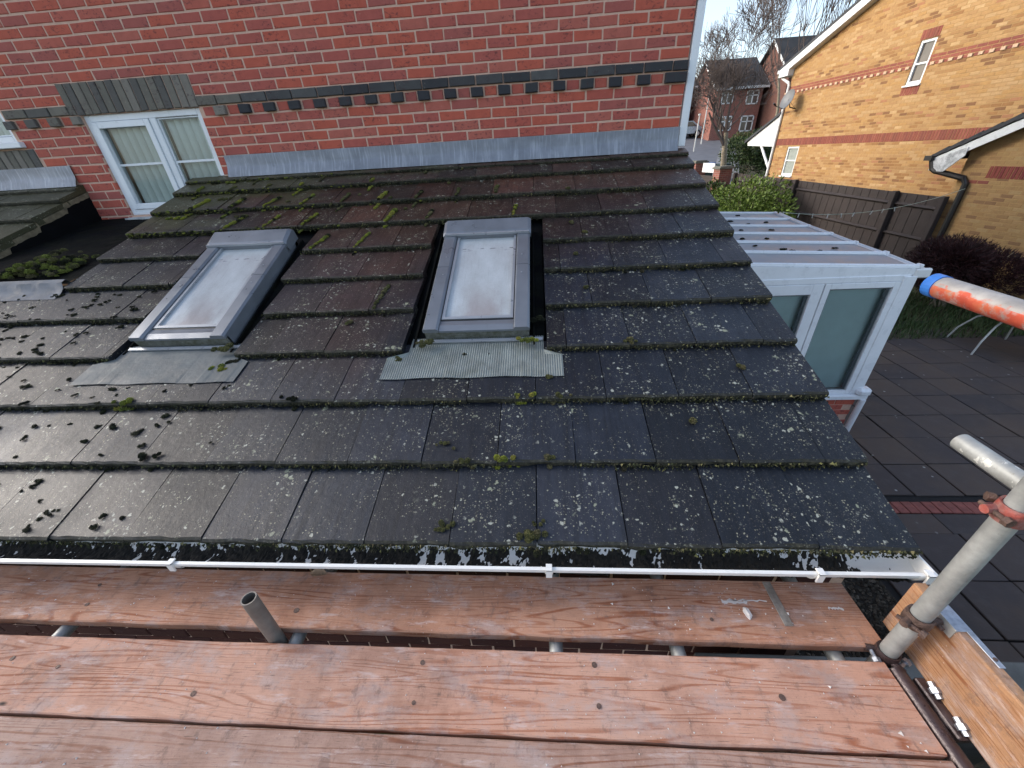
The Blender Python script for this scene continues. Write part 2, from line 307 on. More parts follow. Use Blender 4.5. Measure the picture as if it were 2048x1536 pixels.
class MB:
    def __init__(s): s.v = []; s.f = []; s.c = []
    def face(s, pts, col=(1, 1, 1)):
        n = len(s.v); s.v += [tuple(p) for p in pts]; s.f.append(tuple(range(n, n + len(pts)))); s.c.append(col); return s
    def grid(s, rows, col=(1, 1, 1), close=False):
        n = len(s.v); m = len(rows[0])
        for r in rows: s.v += [tuple(p) for p in r]
        for i in range(len(rows) - 1):
            for j in range(m - (0 if close else 1)):
                k = (j + 1) % m
                s.f.append((n + i * m + j, n + i * m + k, n + (i + 1) * m + k, n + (i + 1) * m + j)); s.c.append(col)
        return s
    def box(s, lo, hi, fn=None, col=(1, 1, 1), ch=0.):
        (x0, y0, z0), (x1, y1, z1) = lo, hi; n = len(s.v)
        fn = fn or (lambda a, b, c: (a, b, c))
        if ch:
            c = ch; P = []
            for x, sx in ((x0, 1), (x1, -1)):
                for y, sy in ((y0, 1), (y1, -1)):
                    for z, sz in ((z0, 1), (z1, -1)):
                        P += [(x, y + sy * c, z + sz * c), (x + sx * c, y, z + sz * c), (x + sx * c, y + sy * c, z)]
            s.v += [tuple(fn(*p)) for p in P]
            i = lambda a, b, d, k: n + ((a * 2 + b) * 2 + d) * 3 + k
            for a in (0, 1):
                q = [i(a, 0, 0, 0), i(a, 1, 0, 0), i(a, 1, 1, 0), i(a, 0, 1, 0)]; s.f.append(tuple(q if a else q[::-1])); s.c.append(col)
                q = [i(0, a, 0, 1), i(1, a, 0, 1), i(1, a, 1, 1), i(0, a, 1, 1)]; s.f.append(tuple(q[::-1] if a else q)); s.c.append(col)
                q = [i(0, 0, a, 2), i(1, 0, a, 2), i(1, 1, a, 2), i(0, 1, a, 2)]; s.f.append(tuple(q if a else q[::-1])); s.c.append(col)
            for a in (0, 1):
                for b in (0, 1):
                    s.f.append((i(a, b, 0, 0), i(a, b, 1, 0), i(a, b, 1, 1), i(a, b, 0, 1))); s.c.append(col)
                    s.f.append((i(a, 0, b, 0), i(a, 1, b, 0), i(a, 1, b, 2), i(a, 0, b, 2))); s.c.append(col)
                    s.f.append((i(0, a, b, 1), i(1, a, b, 1), i(1, a, b, 2), i(0, a, b, 2))); s.c.append(col)
                    for d in (0, 1): s.f.append((i(a, b, d, 0), i(a, b, d, 1), i(a, b, d, 2))); s.c.append(col)
            return s
        P = [(x, y, z) for x in (x0, x1) for y in (y0, y1) for z in (z0, z1)]
        s.v += [tuple(fn(*p)) for p in P]
        for q in ((0, 1, 3, 2), (4, 6, 7, 5), (0, 4, 5, 1), (2, 3, 7, 6), (0, 2, 6, 4), (1, 5, 7, 3)):
            s.f.append(tuple(n + k for k in q)); s.c.append(col)
        return s
    def tube(s, pts, r, n=10, cap=True, col=(1, 1, 1)):
        pts = [Vector(p) for p in pts]; rr = r if isinstance(r, (list, tuple)) else [r] * len(pts)
        rows = []; prev = None
        for i, p in enumerate(pts):
            d = (pts[min(i + 1, len(pts) - 1)] - pts[max(i - 1, 0)]).normalized()
            if prev is None:
                a = d.orthogonal().normalized()
            else:
                a = (prev - d * prev.dot(d)); a = a.normalized() if a.length > 1e-6 else d.orthogonal().normalized()
            prev = a; b = d.cross(a)
            rows.append([p + (a * cs(2 * math.pi * k / n) + b * sn(2 * math.pi * k / n)) * rr[i] for k in range(n)])
        s.grid(rows, col, True)
        if cap: s.face(rows[0][::-1], col); s.face(rows[-1], col)
        return s
    def prism(s, prof, fn, a0, a1, col=(1, 1, 1)):
        A = [fn(a0, *q) for q in prof]; B = [fn(a1, *q) for q in prof]
        s.grid([A, B], col, True); s.face(A[::-1], col); s.face(B, col); return s
    def mesh(s, name, mat, smooth=False, attr=False):
        me = bpy.data.meshes.new(name); me.from_pydata(s.v, [], s.f)
        if attr:
            at = me.attributes.new('Col', 'FLOAT_COLOR', 'FACE')
            at.data.foreach_set('color', [x for c in s.c for x in (c[0], c[1], c[2], 1.)])
        me.materials.append(M[mat] if isinstance(mat, str) else mat)
        if smooth: me.polygons.foreach_set('use_smooth', [True] * len(me.polygons))
        me.update(); return me
    def build(s, name, mat, parent=None, smooth=False, attr=False, recentre=True):
        loc = Vector((0, 0, 0))
        if recentre and s.v:
            xs, ys, zs = zip(*s.v); loc = Vector(((min(xs) + max(xs)) / 2, (min(ys) + max(ys)) / 2, min(zs)))
            s.v = [(x - loc.x, y - loc.y, z - loc.z) for x, y, z in s.v]
        o = bpy.data.objects.new(name, s.mesh(name, mat, smooth, attr)); COL.objects.link(o)
        o.location = loc; WL[o.name] = loc; attach(o, parent)
        if smooth:
            try:
                md = o.modifiers.new('auto', 'EDGE_SPLIT'); md.split_angle = math.radians(40)
            except Exception: pass
        return o
def box(name, lo, hi, mat, parent=None, fn=None, ch=0.): return MB().box(lo, hi, fn, ch=ch).build(name, mat, parent)

# ------------------------------------------------------------------ ground, street, patio
GZ = -3.5
def gz(y): return GZ + max(0., y - 14) * .125 if y < 75 else GZ + 61 * .125 + (y - 75) * .01
m = MB()
ys = [-400, -60, -20, -6, 0, 6, 14, 20, 30, 45, 60, 75, 140, 400, 900]; xs = [-600, -200, -60, -20, -6, 0, 6, 12, 20, 40, 90, 250, 700]
m.grid([[(x, y, gz(y)) for x in xs] for y in ys]); tag(m.build('ground', 'ground'), kind='structure')
m = MB(); rows = []
for y in range(19, 64, 3):
    r_ = 10.6 + (y - 26) * .42 if y < 48 else 19.8 + (y - 48) * .1
    rows.append([(2., y, gz(y) + .01), (r_, y, gz(y) + .01)])
m.grid(rows); tag(m.build('road', 'asphalt'), kind='structure')
m = MB()
m.grid([[(r[1][0] + .02, r[1][1], r[1][2] + .1), (r[1][0] + 1.7, r[1][1], r[1][2] + .1)] for r in rows]); m.grid([[(r[1][0] + .02, r[1][1], r[1][2] - .02), (r[1][0] + .02, r[1][1], r[1][2] + .1)] for r in rows])
tag(m.build('pavement', 'pavement'), kind='structure')

pat = box('patio', (1.7, -3.0, GZ - .1), (8.1, 3.9, GZ + .006), 'joint'); tag(pat, kind='structure')
slabmesh = []
for k in range(5):
    b = MB().box((-.24, -.236, 0), (.24, .236, .022), ch=.005); slabmesh.append(b.mesh('slab', 'slab'))
for i in range(-6, 9):
    for j in range(-7, 7):
        x = 4.02 + .496 * i + ru(-.004, .004); y = .365 + .482 * j + ru(-.004, .004)
        if not (1.95 < x < 7.9 and -2.85 < y < 3.8) or (j == -3): continue
        mt = Matrix.Translation((x, y, GZ + .006 + ru(0, .006))) @ Matrix.Rotation(ru(-.006, .006), 4, 'Z') @ Matrix.Rotation(ru(-.006, .006), 4, 'X')
        inst('slab', random.choice(slabmesh), mt, pat)
pv = MB().box((-.047, -.075, 0), (.047, .075, .02), ch=.006).mesh('paver', 'paver')
for i in range(46):
    inst('paver', pv, Matrix.Translation((2.3 + i * .1, -1.0, GZ + .008 + ru(0, .008))) @ Matrix.Rotation(ru(-.03, .03), 4, 'Z'), pat)
plain = MB().box((-.247, -.12, 0), (.247, .12, .02), ch=.005).mesh('slab', 'slab')
for i in range(11):
    inst('slab', plain, Matrix.Translation((1.99 + i * .5, -1.205, GZ + .006)), pat)
# gravel between house and patio
m = MB(); m.face([(-.5, -3.0, GZ + .01), (1.74, -3.0, GZ + .01), (1.74, .2, GZ + .01), (-.5, .2, GZ + .01)], (.03, .026, .02))
for i in range(9500):
    x, y, r = ru(.05, 1.72), ru(-2.95, -.7), ru(.011, .024)
    c = random.choice([(.05, .045, .035), (.10, .09, .07), (.16, .14, .11), (.045, .038, .03), (.07, .06, .045)])
    a = ru(0, 3.14); z = GZ + .012 + ru(0, .012); ca, sa = cs(a) * r, sn(a) * r; h = r * .9
    p0, p1, p2, p3 = (x + ca, y + sa, z), (x - sa * .7, y + ca * .7, z), (x - ca, y - sa, z), (x + sa * .7, y - ca * .7, z)
    t = (x + ru(-.3, .3) * r, y + ru(-.3, .3) * r, z + h)
    for q in ((p0, p1, t), (p1, p2, t), (p2, p3, t), (p3, p0, t)): m.face(q, c)
tag(m.build('gravel', 'gravel', attr=True, recentre=False), 'dark brown gravel strip beside the extension wall', 'gravel', kind='stuff')
# grass between patio and fence
m = MB()
for i in range(9000):
    x, y = ru(4.6, 8.6), ru(3.4, 5.6)
    if rnd() < .25: y = ru(3.0, 3.6)
    h = ru(.06, .2); a = ru(0, 6.3); w = .009; dx, dy = cs(a), sn(a); l = ru(.02, .12)
    g = random.choice([(.035, .07, .018), (.05, .09, .025), (.07, .11, .035), (.1, .11, .05)])
    m.face([(x - dy * w, y + dx * w, GZ), (x + dy * w, y - dx * w, GZ), (x + dx * l, y + dy * l, GZ + h)], g)
tag(m.build('grass', 'leaf', attr=True, recentre=False), 'long green grass at the edge of the patio', 'grass', kind='stuff')

# ------------------------------------------------------------------ the red brick house
house = thing('brick_house', (-3, 0, GZ), 'red brick house with mossy tiled lean-to roof and dark brick band', 'house')
WIN = (-5.25, -4.13, -.45, .372)          # left window opening
WIN2 = (-7.3, -5.99, .21, 1.3)            # window at the frame's left edge
m = MB(); T = .25
def core(x0, x1, z0, z1): m.box((x0, 0, z0), (x1, T, z1))
core(WIN[1], 0, -3.5, 1.5); core(WIN[0], WIN[1], WIN[3], 1.5); core(WIN[0], WIN[1], -3.5, WIN[2])
core(WIN2[1], WIN[0], -3.5, 1.5); core(WIN2[0], WIN2[1], -3.5, WIN2[2]); core(WIN2[0], WIN2[1], WIN2[3], 1.5); core(-14, WIN2[0], -3.5, 1.5)
wall = m.build('wall', 'mortar', house)
m = MB(); m.box((-14, -.006, 1.5), (0, T, 2.7)); m.box((-.2, T, -3.5), (-.004, 10, 2.7)); m.box((-14, 10, -3.5), (-.004, 10.2, 2.7)); m.box((-14, T, -3.5), (-13.8, 10, 2.7))
m.build('upper_wall', 'brick_far', house)
m = MB(); m.prism([(-.35, 2.6), (5.1, 5.4), (10.5, 2.6), (10.5, 2.45), (5.1, 5.2), (-.35, 2.45)], lambda a, y, z: (a, y, z), -14.2, .25)
m.build('main_roof', 'far_roof', house)
RED = [(.47, .118, .084), (.45, .11, .08), (.48, .128, .092), (.43, .112, .088), (.50, .118, .076), (.39, .113, .093), (.46, .135, .10), (.51, .124, .08)]
DARK = [(.05, .052, .056), (.066, .067, .069), (.042, .044, .05), (.08, .08, .08), (.10, .10, .098)]
GREYB = [(.19, .175, .145), (.22, .20, .17), (.16, .15, .125), (.12, .115, .105)]
def pick(cl, x): return random.choice(RED if cl == 'r' else (GREYB if x < -3.9 else (DARK + GREYB[2:] if x < -2.8 else DARK)))
def brick_geo(mb, x0, x1, z0, z1, y, col, dep=.03, fn=None, j=.0026):
    f = fn or (lambda a, b, c: (a, b, c)); c = .0045
    q = lambda: ru(-j, j)
    o_ = [(x0 + q(), z0 + q()), (x1 + q(), z0 + q()), (x1 + q(), z1 + q()), (x0 + q(), z1 + q())]
    i_ = [(o_[0][0] + c, o_[0][1] + c), (o_[1][0] - c, o_[1][1] + c), (o_[2][0] - c, o_[2][1] - c), (o_[3][0] + c, o_[3][1] - c)]
    n = len(mb.v); tl = ru(-.0015, .0015)
    mb.v += [tuple(f(a, y + tl * (k in (0, 3)), b)) for k, (a, b) in enumerate(i_)] + [tuple(f(a, y + c, b)) for a, b in o_] + [tuple(f(a, y + dep, b)) for a, b in o_]
    mb.f.append((n, n + 1, n + 2, n + 3)); mb.c.append(col)
    for k in range(4):
        l = (k + 1) % 4
        mb.f.append((n + 4 + k, n + 4 + l, n + l, n + k)); mb.c.append(col)
        mb.f.append((n + 8 + k, n + 8 + l, n + 4 + l, n + 4 + k)); mb.c.append(col)
bricks = []    # x0,x1,z0,z1,front,colour class
def cut(iv, ex):
    out = []
    for a, b in iv:
        for e0, e1 in ex:
            if b <= e0 or a >= e1: continue
            if a < e0 - .03: out.append((a, e0))
            a = max(a, e1)
            if a >= b: break
        if b - a > .03: out.append((a, b))
    return out
J = .012
for k in range(-7, 20):
    z0, z1 = k * .075 + J / 2, (k + 1) * .075 - J / 2
    ex = []
    if -7 <= k < 5: ex.append((WIN[0], WIN[1]))
    if 5 <= k < 8: ex.append((-5.335, -4.115))
    if 3 <= k < 17: ex.append((WIN2[0], WIN2[1]))
    if -1 <= k < 2: ex.append((-7.3, -5.87))
    if k == 2: ex.append((WIN2[0], -5.95))
    ex.sort()
    if k == 4:
        bricks.append((-.165, 0, z0, z1, -.034, 'd')); bricks.append((-.272, -.176, z0, z1, -.004, 'r'))
        for n in range(1, 33):
            xc = -(.1075 + .225 * n)
            for a, b, cl, fr in ((xc - .05, xc + .05, 'd', -.034), (xc - .1625, xc - .0625, 'r', -.004)):
                for x0, x1 in cut([(a, b)], ex): bricks.append((x0, x1, z0, z1, fr, cl))
        continue
    x = 0. if k % 2 == 0 else .1125
    while x > -7.6:
        a, b = x - .225 + J / 2, min(x - J / 2, 0)
        if k % 2 == 0 and x == 0.: b = 0
        for x0, x1 in cut([(a, b)], ex):
            if k < 0 and (x1 < -5.62 or x0 > -4.05): continue
            bricks.append((x0, x1, z0, z1, -.020 if k == 5 else -.004, 'd' if k == 5 else 'r'))
        x -= .225
for i in range(16): bricks.append((-5.335 + i * .07625, -5.335 + i * .07625 + .067, .3745, .60, -.012, 'd'))
for i in range(19): bricks.append((-7.3 + i * .0753, -7.3 + i * .0753 + .066, -.07, .15, -.012, 'd'))
eye = cam.matrix_world.translation
inview = [b for b in bricks if b[3] < 1.2]
inview.sort(key=lambda b: ((b[0] + b[1]) / 2 - eye.x) ** 2 + ((b[2] + b[3]) / 2 - eye.z) ** 2)
near = set(inview[:290]); cache = {}
stuffm = MB()
for b in bricks:
    x0, x1, z0, z1, fr, cl = b
    if b not in near:
        brick_geo(stuffm, x0, x1, z0, z1, fr, pick(cl, x0)); continue
    w, h = round(x1 - x0, 3), round(z1 - z0, 3); key = (w, h, fr, cl, x0 < -3.9, random.randrange(9 if w > .2 else 4))
    if key not in cache:
        t = MB(); brick_geo(t, -w / 2, w / 2, -h / 2, h / 2, fr, pick(cl, x0)); cache[key] = t.mesh('brick', 'brick', attr=True)
    inst('brick', cache[key], Matrix.Translation(((x0 + x1) / 2, 0, (z0 + z1) / 2)), wall)
tag(stuffm.build('brickwork', 'brick', wall, attr=True, recentre=False), kind='stuff')

# casement windows
def casement(parent, x0, x1, z0, z1, mull, bar_z, left_sash=True, yb=.05, label=None):
    w = thing_part('casement_window', parent, (x0, yb, z0), label)
    y0, y1 = yb - .03, yb + .04; t = .05
    for nm, lo, hi in (('frame', (x0, y0, z0), (x0 + t, y1, z1)), ('frame', (x1 - t, y0, z0), (x1, y1, z1)), ('frame', (x0 + t, y0, z1 - t), (x1 - t, y1, z1)), ('frame', (x0 + t, y0, z0), (x1 - t, y1, z0 + t)), ('mullion', (mull - .03, y0 - .002, z0 + t), (mull + .03, y1, z1 - t))):
        box(nm, lo, hi, 'upvc', w, ch=.004)
    for i, (a, b) in enumerate(((x0 + t, mull - .03), (mull + .03, x1 - t))):
        s_ = .052 if (i == 0) == left_sash else .014; yy = y0 - (.012 if s_ > .03 else -.012)
        c, d = z0 + t, z1 - t
        sash = MB(); [sash.box(*q, ch=.003) for q in (((a + .003, yy, c + .003), (a + s_, y1 - .01, d - .003)), ((b - s_, yy, c + .003), (b - .003, y1 - .01, d - .003)), ((a + s_, yy, d - s_), (b - s_, y1 - .01, d - .003)), ((a + s_, yy, c + .003), (b - s_, y1 - .01, c + s_)))]
        sash.build('sash', 'upvc', w)
        a2, b2, c2, d2 = a + s_, b - s_, c + s_, d - s_
        MB().face([(a2, yb, c2), (b2, yb, c2), (b2, yb, d2), (a2, yb, d2)]).build('pane', 'glass', w)
        if bar_z: box('glazing_bar', (a2, yb - .012, bar_z - .009), (b2, yb - .002, bar_z + .009), 'upvc', w)
        n = max(3, int((b2 - a2) / .066))
        for k in range(n):
            xc = a2 + (k + .5) * (b2 - a2) / n; an = .45 + ru(-.15, .15); hw = .040
            cols = [(xc + q * hw * cs(an), yb + .075 + q * hw * sn(an) - .016 * (1 - q * q)) for q in (-1, -.6, -.2, .2, .6, 1)]
            sl = MB(); sl.grid([[(x, y, c2 - .01) for x, y in cols], [(x, y, d2 + .02) for x, y in cols]]); sl.build('blind_slat', 'blind', w, smooth=True)
    box('room_backing', (x0 + .01, yb + .2, z0 + .01), (x1 - .01, yb + .25, z1 - .01), 'room_bounce', w)  # backing panel behind the slats, lightened to bounce light onto the blind
    return w
def thing_part(name, parent, loc, label=None):
    o = bpy.data.objects.new(name, None); COL.objects.link(o); o.empty_display_size = .1; o.location = loc; WL[o.name] = Vector(loc); attach(o, parent)
    if label: o['label'] = label
    return o
casement(house, *WIN, -4.615, -.02, label='white casement window with vertical blinds in the roof gap')
casement(house, *WIN2, -6.6, None, label='white window at the left edge of the wall')
box('window_sill', (-7.3, -.05, .165), (-5.93, .05, .21), 'upvc', house, ch=.005)
m = MB().box((-5.27, -.07, -.492), (-4.5, .03, -.466)); m.build('window_sill', 'peeling_paint', house)

# ------------------------------------------------------------------ lean-to roof
PT, G, TW = .376, .3304, .3291
P0 = Vector((0, -3.0596, -1.3543)); ES = Vector((0, cs(PT), sn(PT))); NV = Vector((0, -sn(PT), cs(PT)))
def RP(x, s, o=0.): return P0 + Vector((x, 0, 0)) + ES * ((s - 1) * G) + NV * o
RP_ = RP; XV, TH = .0849, .036
tilt = PT - math.atan(TH / G)
m = MB()
def deck(x0, x1, s0, s1): m.box((x0, s0, -.11), (x1, s1, -.078), RP)
deck(-6.2, .03, 1.06, 5.95); deck(-4.44, .03, 5.95, 11.0); deck(-8, -5.6, 5.95, 11.0)
roof = m.build('lean_to_roof', 'black_cheek', house)
tcache = {}
def tile_mesh(w, L, v):
    key = (round(w, 2), round(L, 2), v)
    if key in tcache: return tcache[key]
    rs = random.Random(hash(key) & 0xffff); n = 9; t = TH; mb = MB(); w = w - .0035
    xs_ = [-w / 2 + w * i / (n - 1) for i in range(n)]
    q = lambda a: rs.uniform(-a, a)
    wob = [q(.003) for _ in xs_]; low = [q(.004) for _ in xs_]; arr = [q(.0016) for _ in xs_]
    rows = [[(x, L, 0) for x in xs_], [(x, .012 + wob[i], arr[i] * .3) for i, x in enumerate(xs_)], [(x, .002 + wob[i], -.006 + arr[i]) for i, x in enumerate(xs_)], [(x, .0 + wob[i] + low[i], -t * .55) for i, x in enumerate(xs_)], [(x, .006 + wob[i] + low[i] * 1.5, -t - .002 + low[i]) for i, x in enumerate(xs_)], [(x, L, -t) for x in xs_]]
    mb.grid(rows)
    for e in (0, -1):
        p = [r[e] for r in rows]; mb.face(p if e == -1 else p[::-1])
    me = mb.mesh('roof_tile', 'roof_tile'); tcache[key] = me; return me
OPEN = [(-3.655, -2.905), (-1.945, -1.17)]
def lay(r, s, xl, xr, ph, L, ex):
    x = xr + (TW / 2 if ph else 0)
    while x > xl:
        for a, b in cut([(max(x - TW, xl), min(x, xr))], ex):
            if b - a < .04: continue
            me = tile_mesh(b - a, L, random.randrange(7))
            p = RP((a + b) / 2, s + ru(-.008, .008), ru(-.002, .003))
            mt = Matrix.Translation(p) @ Matrix.Rotation(tilt + ru(-.006, .006), 4, 'X') @ Matrix.Rotation(ru(-.006, .006), 4, 'Y') @ Matrix.Rotation(ru(-.005, .005), 4, 'Z')
            inst('roof_tile', me, mt, roof)
        x -= TW
for r in range(1, 12):
    s = r if r < 11 else 10.62
    L = .415 if r < 10 else (.32 if r == 10 else .125)
    lay(r, s, -5.75 if r <= 5 else -4.47, XV, r % 2 == 0, L, OPEN if 4 <= r <= 7 else [])
    if r >= 6: lay(r, s, -7.6, -5.58, r % 2 == 1, L, [])
# verge bedding
for nm, x, s0, s1 in (('verge_undercloak', -5.60, 6.0, 10.9), ('verge_undercloak', .045, 1.05, 10.95), ('verge_undercloak', -4.45, 6.0, 10.9)):
    m = MB(); rows = []
    n = 60
    for i in range(n + 1):
        s_ = s0 + (s1 - s0) * i / n; o_ = -.036 - TH * ((s_) % 1) - .004
        w_ = .018 + ru(-.003, .003); rows.append([RP(x - w_, s_, o_ - .04), RP(x + w_, s_, o_ - .04 + ru(-.004, .004)), RP(x + w_, s_, o_), RP(x - w_, s_, o_)])
    m.grid(rows, close=True); m.build(nm, 'verge_mortar', roof)
# lead flashing: upstand, apron, folded corner
def flash(x0, x1):
    m = MB(); rows = []; n = int((x1 - x0) / .05)
    for i in range(n + 1):
        x = x0 + (x1 - x0) * i / n; w = .003 * sn(x * 9) + ru(-.0015, .0015)
        prof = [(.0, .004), (-.016, .004), (-.018 + w, -.03), (-.019 + w, -.075), (-.024, -.10 + w), (-.052 + w, -.152 + w), (-.056 + w, -.168)]
        rows.append([(x, y, z) for y, z in prof])
    m.grid(rows); o = m.build('lead_flashing', 'lead', house, smooth=True); return o
flash(-4.06, .004); flash(-8, -5.60)
# gap in the roof in front of the left window
m = MB(); n = 10
m.grid([[(x, -1.46 * (1 - t), -.72 + .25 * t + ru(-.004, .004)) for x in [-5.58 + 1.12 * i / 8 for i in range(9)]] for t in [i / n for i in range(n + 1)]])
m.build('lead_valley', 'lead_dark', house)  # lead coloured near black, so the recess shade is in its colour
m = MB(); m.face([(-5.585, -.005, -.6), (-5.585, -1.5, -.78), RP(-5.585, 5.7, -.085), RP(-5.585, 11, -.085)]); m.face([(-5.615, -.005, -.6), (-5.615, -1.5, -.78), RP(-5.615, 5.7, -.085), RP(-5.615, 11, -.085)]); m.build('cheek', 'black_cheek', house)
m = MB(); m.face([(-4.46, -.005, -.6), (-4.46, -1.5, -.78), RP(-4.46, 5.95, -.085), RP(-4.46, 11, -.085)]); m.build('cheek', 'black_cheek', house)
m = MB(); rows = []
for i in range(41):
    x = -5.60 + 1.12 * i / 40; w = ru(-.004, .004)
    rows.append([RP(x, 5.72, -.022), RP(x, 5.9, -.026 + w), RP(x, 6.02, -.012 + w), RP(x, 6.10, .018 + w), RP(x, 6.2, .022), RP(x, 6.26, -.03)])
m.grid(rows); m.build('lead_flashing', 'lead_pale', house, smooth=True)

# roof windows
def roof_window(xc, corr, label):
    w, s0, s1 = .575, 4.34, 7.46
    RP = lambda x, s_, o=0.: RP_(x, s_, o - .03)
    a, b = xc - w / 2, xc + w / 2; wroot = thing_part('roof_window', house, RP(xc, s0), label)
    def bx(nm, lo, hi, mat, ch=.004): return MB().box(lo, hi, RP, ch=0).build(nm, mat, wroot)
    m = MB()
    for q in (((a, s0 + .02, -.08), (a + .03, s1, .058)), ((b - .03, s0 + .02, -.08), (b, s1, .058)), ((a, s1 - .1, -.08), (b, s1, .058))): m.box(*q, RP)
    m.build('casing', 'alu', wroot)
    bx('casing_front', (a, s0, -.07), (b, s0 + .05, .05), 'alu_mossy')
    sp = s0 + (s1 - s0) * .53
    for u0, u1 in ((a - .004, a + .082), (b - .082, b + .004)):
        for t0, t1 in ((s0 - .03, sp - .006), (sp + .006, s1 - .38)):
            m = MB(); m.prism([(u0, .05), (u0, .068), (u0 + .008, .076), (u1 - .012, .076), (u1, .066), (u1, .05)], lambda k, x, o: RP(x, k, o), t0, t1); m.build('cladding', 'alu', wroot)
    for u, t in ((a + .045, sp + .3), (b - .045, sp + .3), (a + .045, sp - .25), (b - .045, sp - .25)):
        m = MB(); m.tube([RP(u, t, .074), RP(u, t, .080)], .0045, 8); m.build('screw', 'alu_light', wroot)
    m = MB(); m.prism([(s0 - .02, .045), (s0 - .02, .058), (s0 + .10, .062), (s0 + .22, .056), (s0 + .22, .045)], lambda k, s_, o: RP(k, s_, o), a + .084, b - .084); m.build('bottom_cladding', 'alu', wroot)
    # hood
    m = MB(); P = [(s1 - .42, .05), (s1 - .42, .082), (s1 - .36, .094), (s1 - .02, .112), (s1 + .05, .10), (s1 + .06, .02)]
    rows = []
    for u, k in ((a - .012, 0), (a - .012, .85), (a + .01, 1), (b - .01, 1), (b + .012, .85), (b + .012, 0)):
        rows.append([RP(u, s_, .02 + (o - .02) * k if k else .02) for s_, o in P])
    m.grid(rows); m.build('hood', 'alu', wroot)
    bx('hood_edge', (a + .0, s1 - .44, .078), (b, s1 - .40, .092), 'alu_light')
    # sash
    i0, i1, j0, j1 = a + .088, b - .088, s0 + .25, s1 - .42
    m = MB()
    for q in (((i0, j0, .04), (i0 + .016, j1, .062)), ((i1 - .016, j0, .04), (i1, j1, .062)), ((i0 + .016, j0, .04), (i1 - .016, j0 + .06, .062))): m.box(*q, RP)
    m.build('sash', 'alu_light', wroot)
    m = MB(); [m.box(*q, RP) for q in (((i0 - .007, j0 - .02, .04), (i0 + .001, j1, .057)), ((i1 - .001, j0 - .02, .04), (i1 + .007, j1, .057)), ((i0, j0 - .035, .04), (i1, j0 + .001, .057)))]; m.build('seal', 'black_plastic', wroot)
    org = RP(xc, j0 + .05, .047)
    m = MB(); hw = (i1 - i0) / 2 - .015; ln = (j1 - j0) * G
    m.face([(-hw, 0, 0), (hw, 0, 0), (hw, ln, 0), (-hw, ln, 0)])
    inst('pane', m.mesh('pane', 'fogged_pane'), Matrix.Translation(org) @ Matrix.Rotation(PT, 4, 'X'), wroot)
    # side gutters and apron
    for u0, u1 in ((a - .085, a - .001), (b + .001, b + .085)):
        m = MB(); m.box((u0, s0 - .2, -.075), (u1, s1 + .1, -.055), RP_); m.box((u0 + .02, s0 - .2, -.055), (u0 + .03, s1 + .1, -.03), RP_); m.build('side_gutter', 'lead_dark' if corr else 'lead_dark', wroot)
    m = MB(); x0, x1 = xc - .475, xc + .46
    nx = int((x1 - x0) / .003) if corr else 60
    ss = [3.42, 3.5, 3.7, 3.9, 4.02, 4.2, 4.36]
    wav = [ru(-.004, .004) for _ in range(20)]
    rows = []
    for s_ in ss:
        row = []
        for i in range(nx + 1):
            x = x0 + (x1 - x0) * i / nx
            if s_ > 4.01: x = max(min(x, xc + .365), xc - .365)
            d = -(s_ - 3) * TH + .008 + (.0022 * sn((x - x0) * 2 * math.pi / .012) if corr else 0) + wav[int((x - x0) * 18) % 20] * (.5 if s_ < 3.6 else .2)
            row.append(RP_(x, s_ + (.010 * sn(x * 17) if s_ == 3.42 else 0), d))
        rows.append(row)
    m.grid(rows); m.build('apron', 'apron' if corr else 'apron_dull', wroot)
    bx('apron_bar', (xc - .33, s0 - .12, -.002), (xc + .36, s0 - .06, .006), 'alu_light')
roof_window(-3.275, False, 'left roof window with smooth dull grey apron')
roof_window(-1.55, True, 'right roof window with ribbed metal apron')

# eaves: fascia, wall, gutter
box('fascia', (-6.2, -3.008, -1.60), (.02, -2.985, -1.42), 'white_paint', house)
m = MB(); m.box((-6.2, -2.95, GZ), (.03, -2.7, -1.60)); m.box((-.2, -2.7, GZ), (.03, 0, -1.62)); m.face([(.03, -2.95, -1.63), (.03, 0, -1.63), RP(.03, 11, -.11), RP(.03, 1.2, -.11)]); m.build('extension_wall', 'mortar', house)
m = MB()
for k in range(-36, -21):
    z0 = k * .075
    for i in range(30):
        x0 = -6.2 + i * .225 + (.1125 if k % 2 else 0)
        if x0 + .215 < .04: brick_geo(m, x0, x0 + .215, z0, z0 + .065, -2.957, random.choice([(.07, .025, .02), (.08, .028, .022), (.055, .02, .018)]))  # brick colours darkened to stand in for shade in the board gap
tag(m.build('brickwork', 'brick', house, attr=True), kind='stuff')
GC, GR = (-3.069, -1.402), .056
gut = MB()
outer = [(GC[0] - cs(t) * GR, GC[1] - sn(t) * GR) for t in [math.pi * i / 14 for i in range(15)]]
inner = [(GC[0] + cs(t) * (GR - .003), GC[1] - sn(t) * (GR - .003)) for t in [math.pi * i / 14 for i in range(15)]]
lip = [(GC[0] - GR - .004, GC[1] + .003), (GC[0] - GR - .003, GC[1] - .012)]
prof = [(GC[0] - GR + .008, GC[1] + .004), lip[0], lip[1]] + outer[2:] + inner
gut.prism(prof, lambda a, y, z: (a, y, z), -5.6, .10)
gut.prism([(GC[0] - GR, GC[1] + .002)] + outer + [(GC[0] + GR, GC[1] + .002)], lambda a, y, z: (a, y, z), .10, .106)
gutter = gut.build('gutter', 'upvc_warm', house)
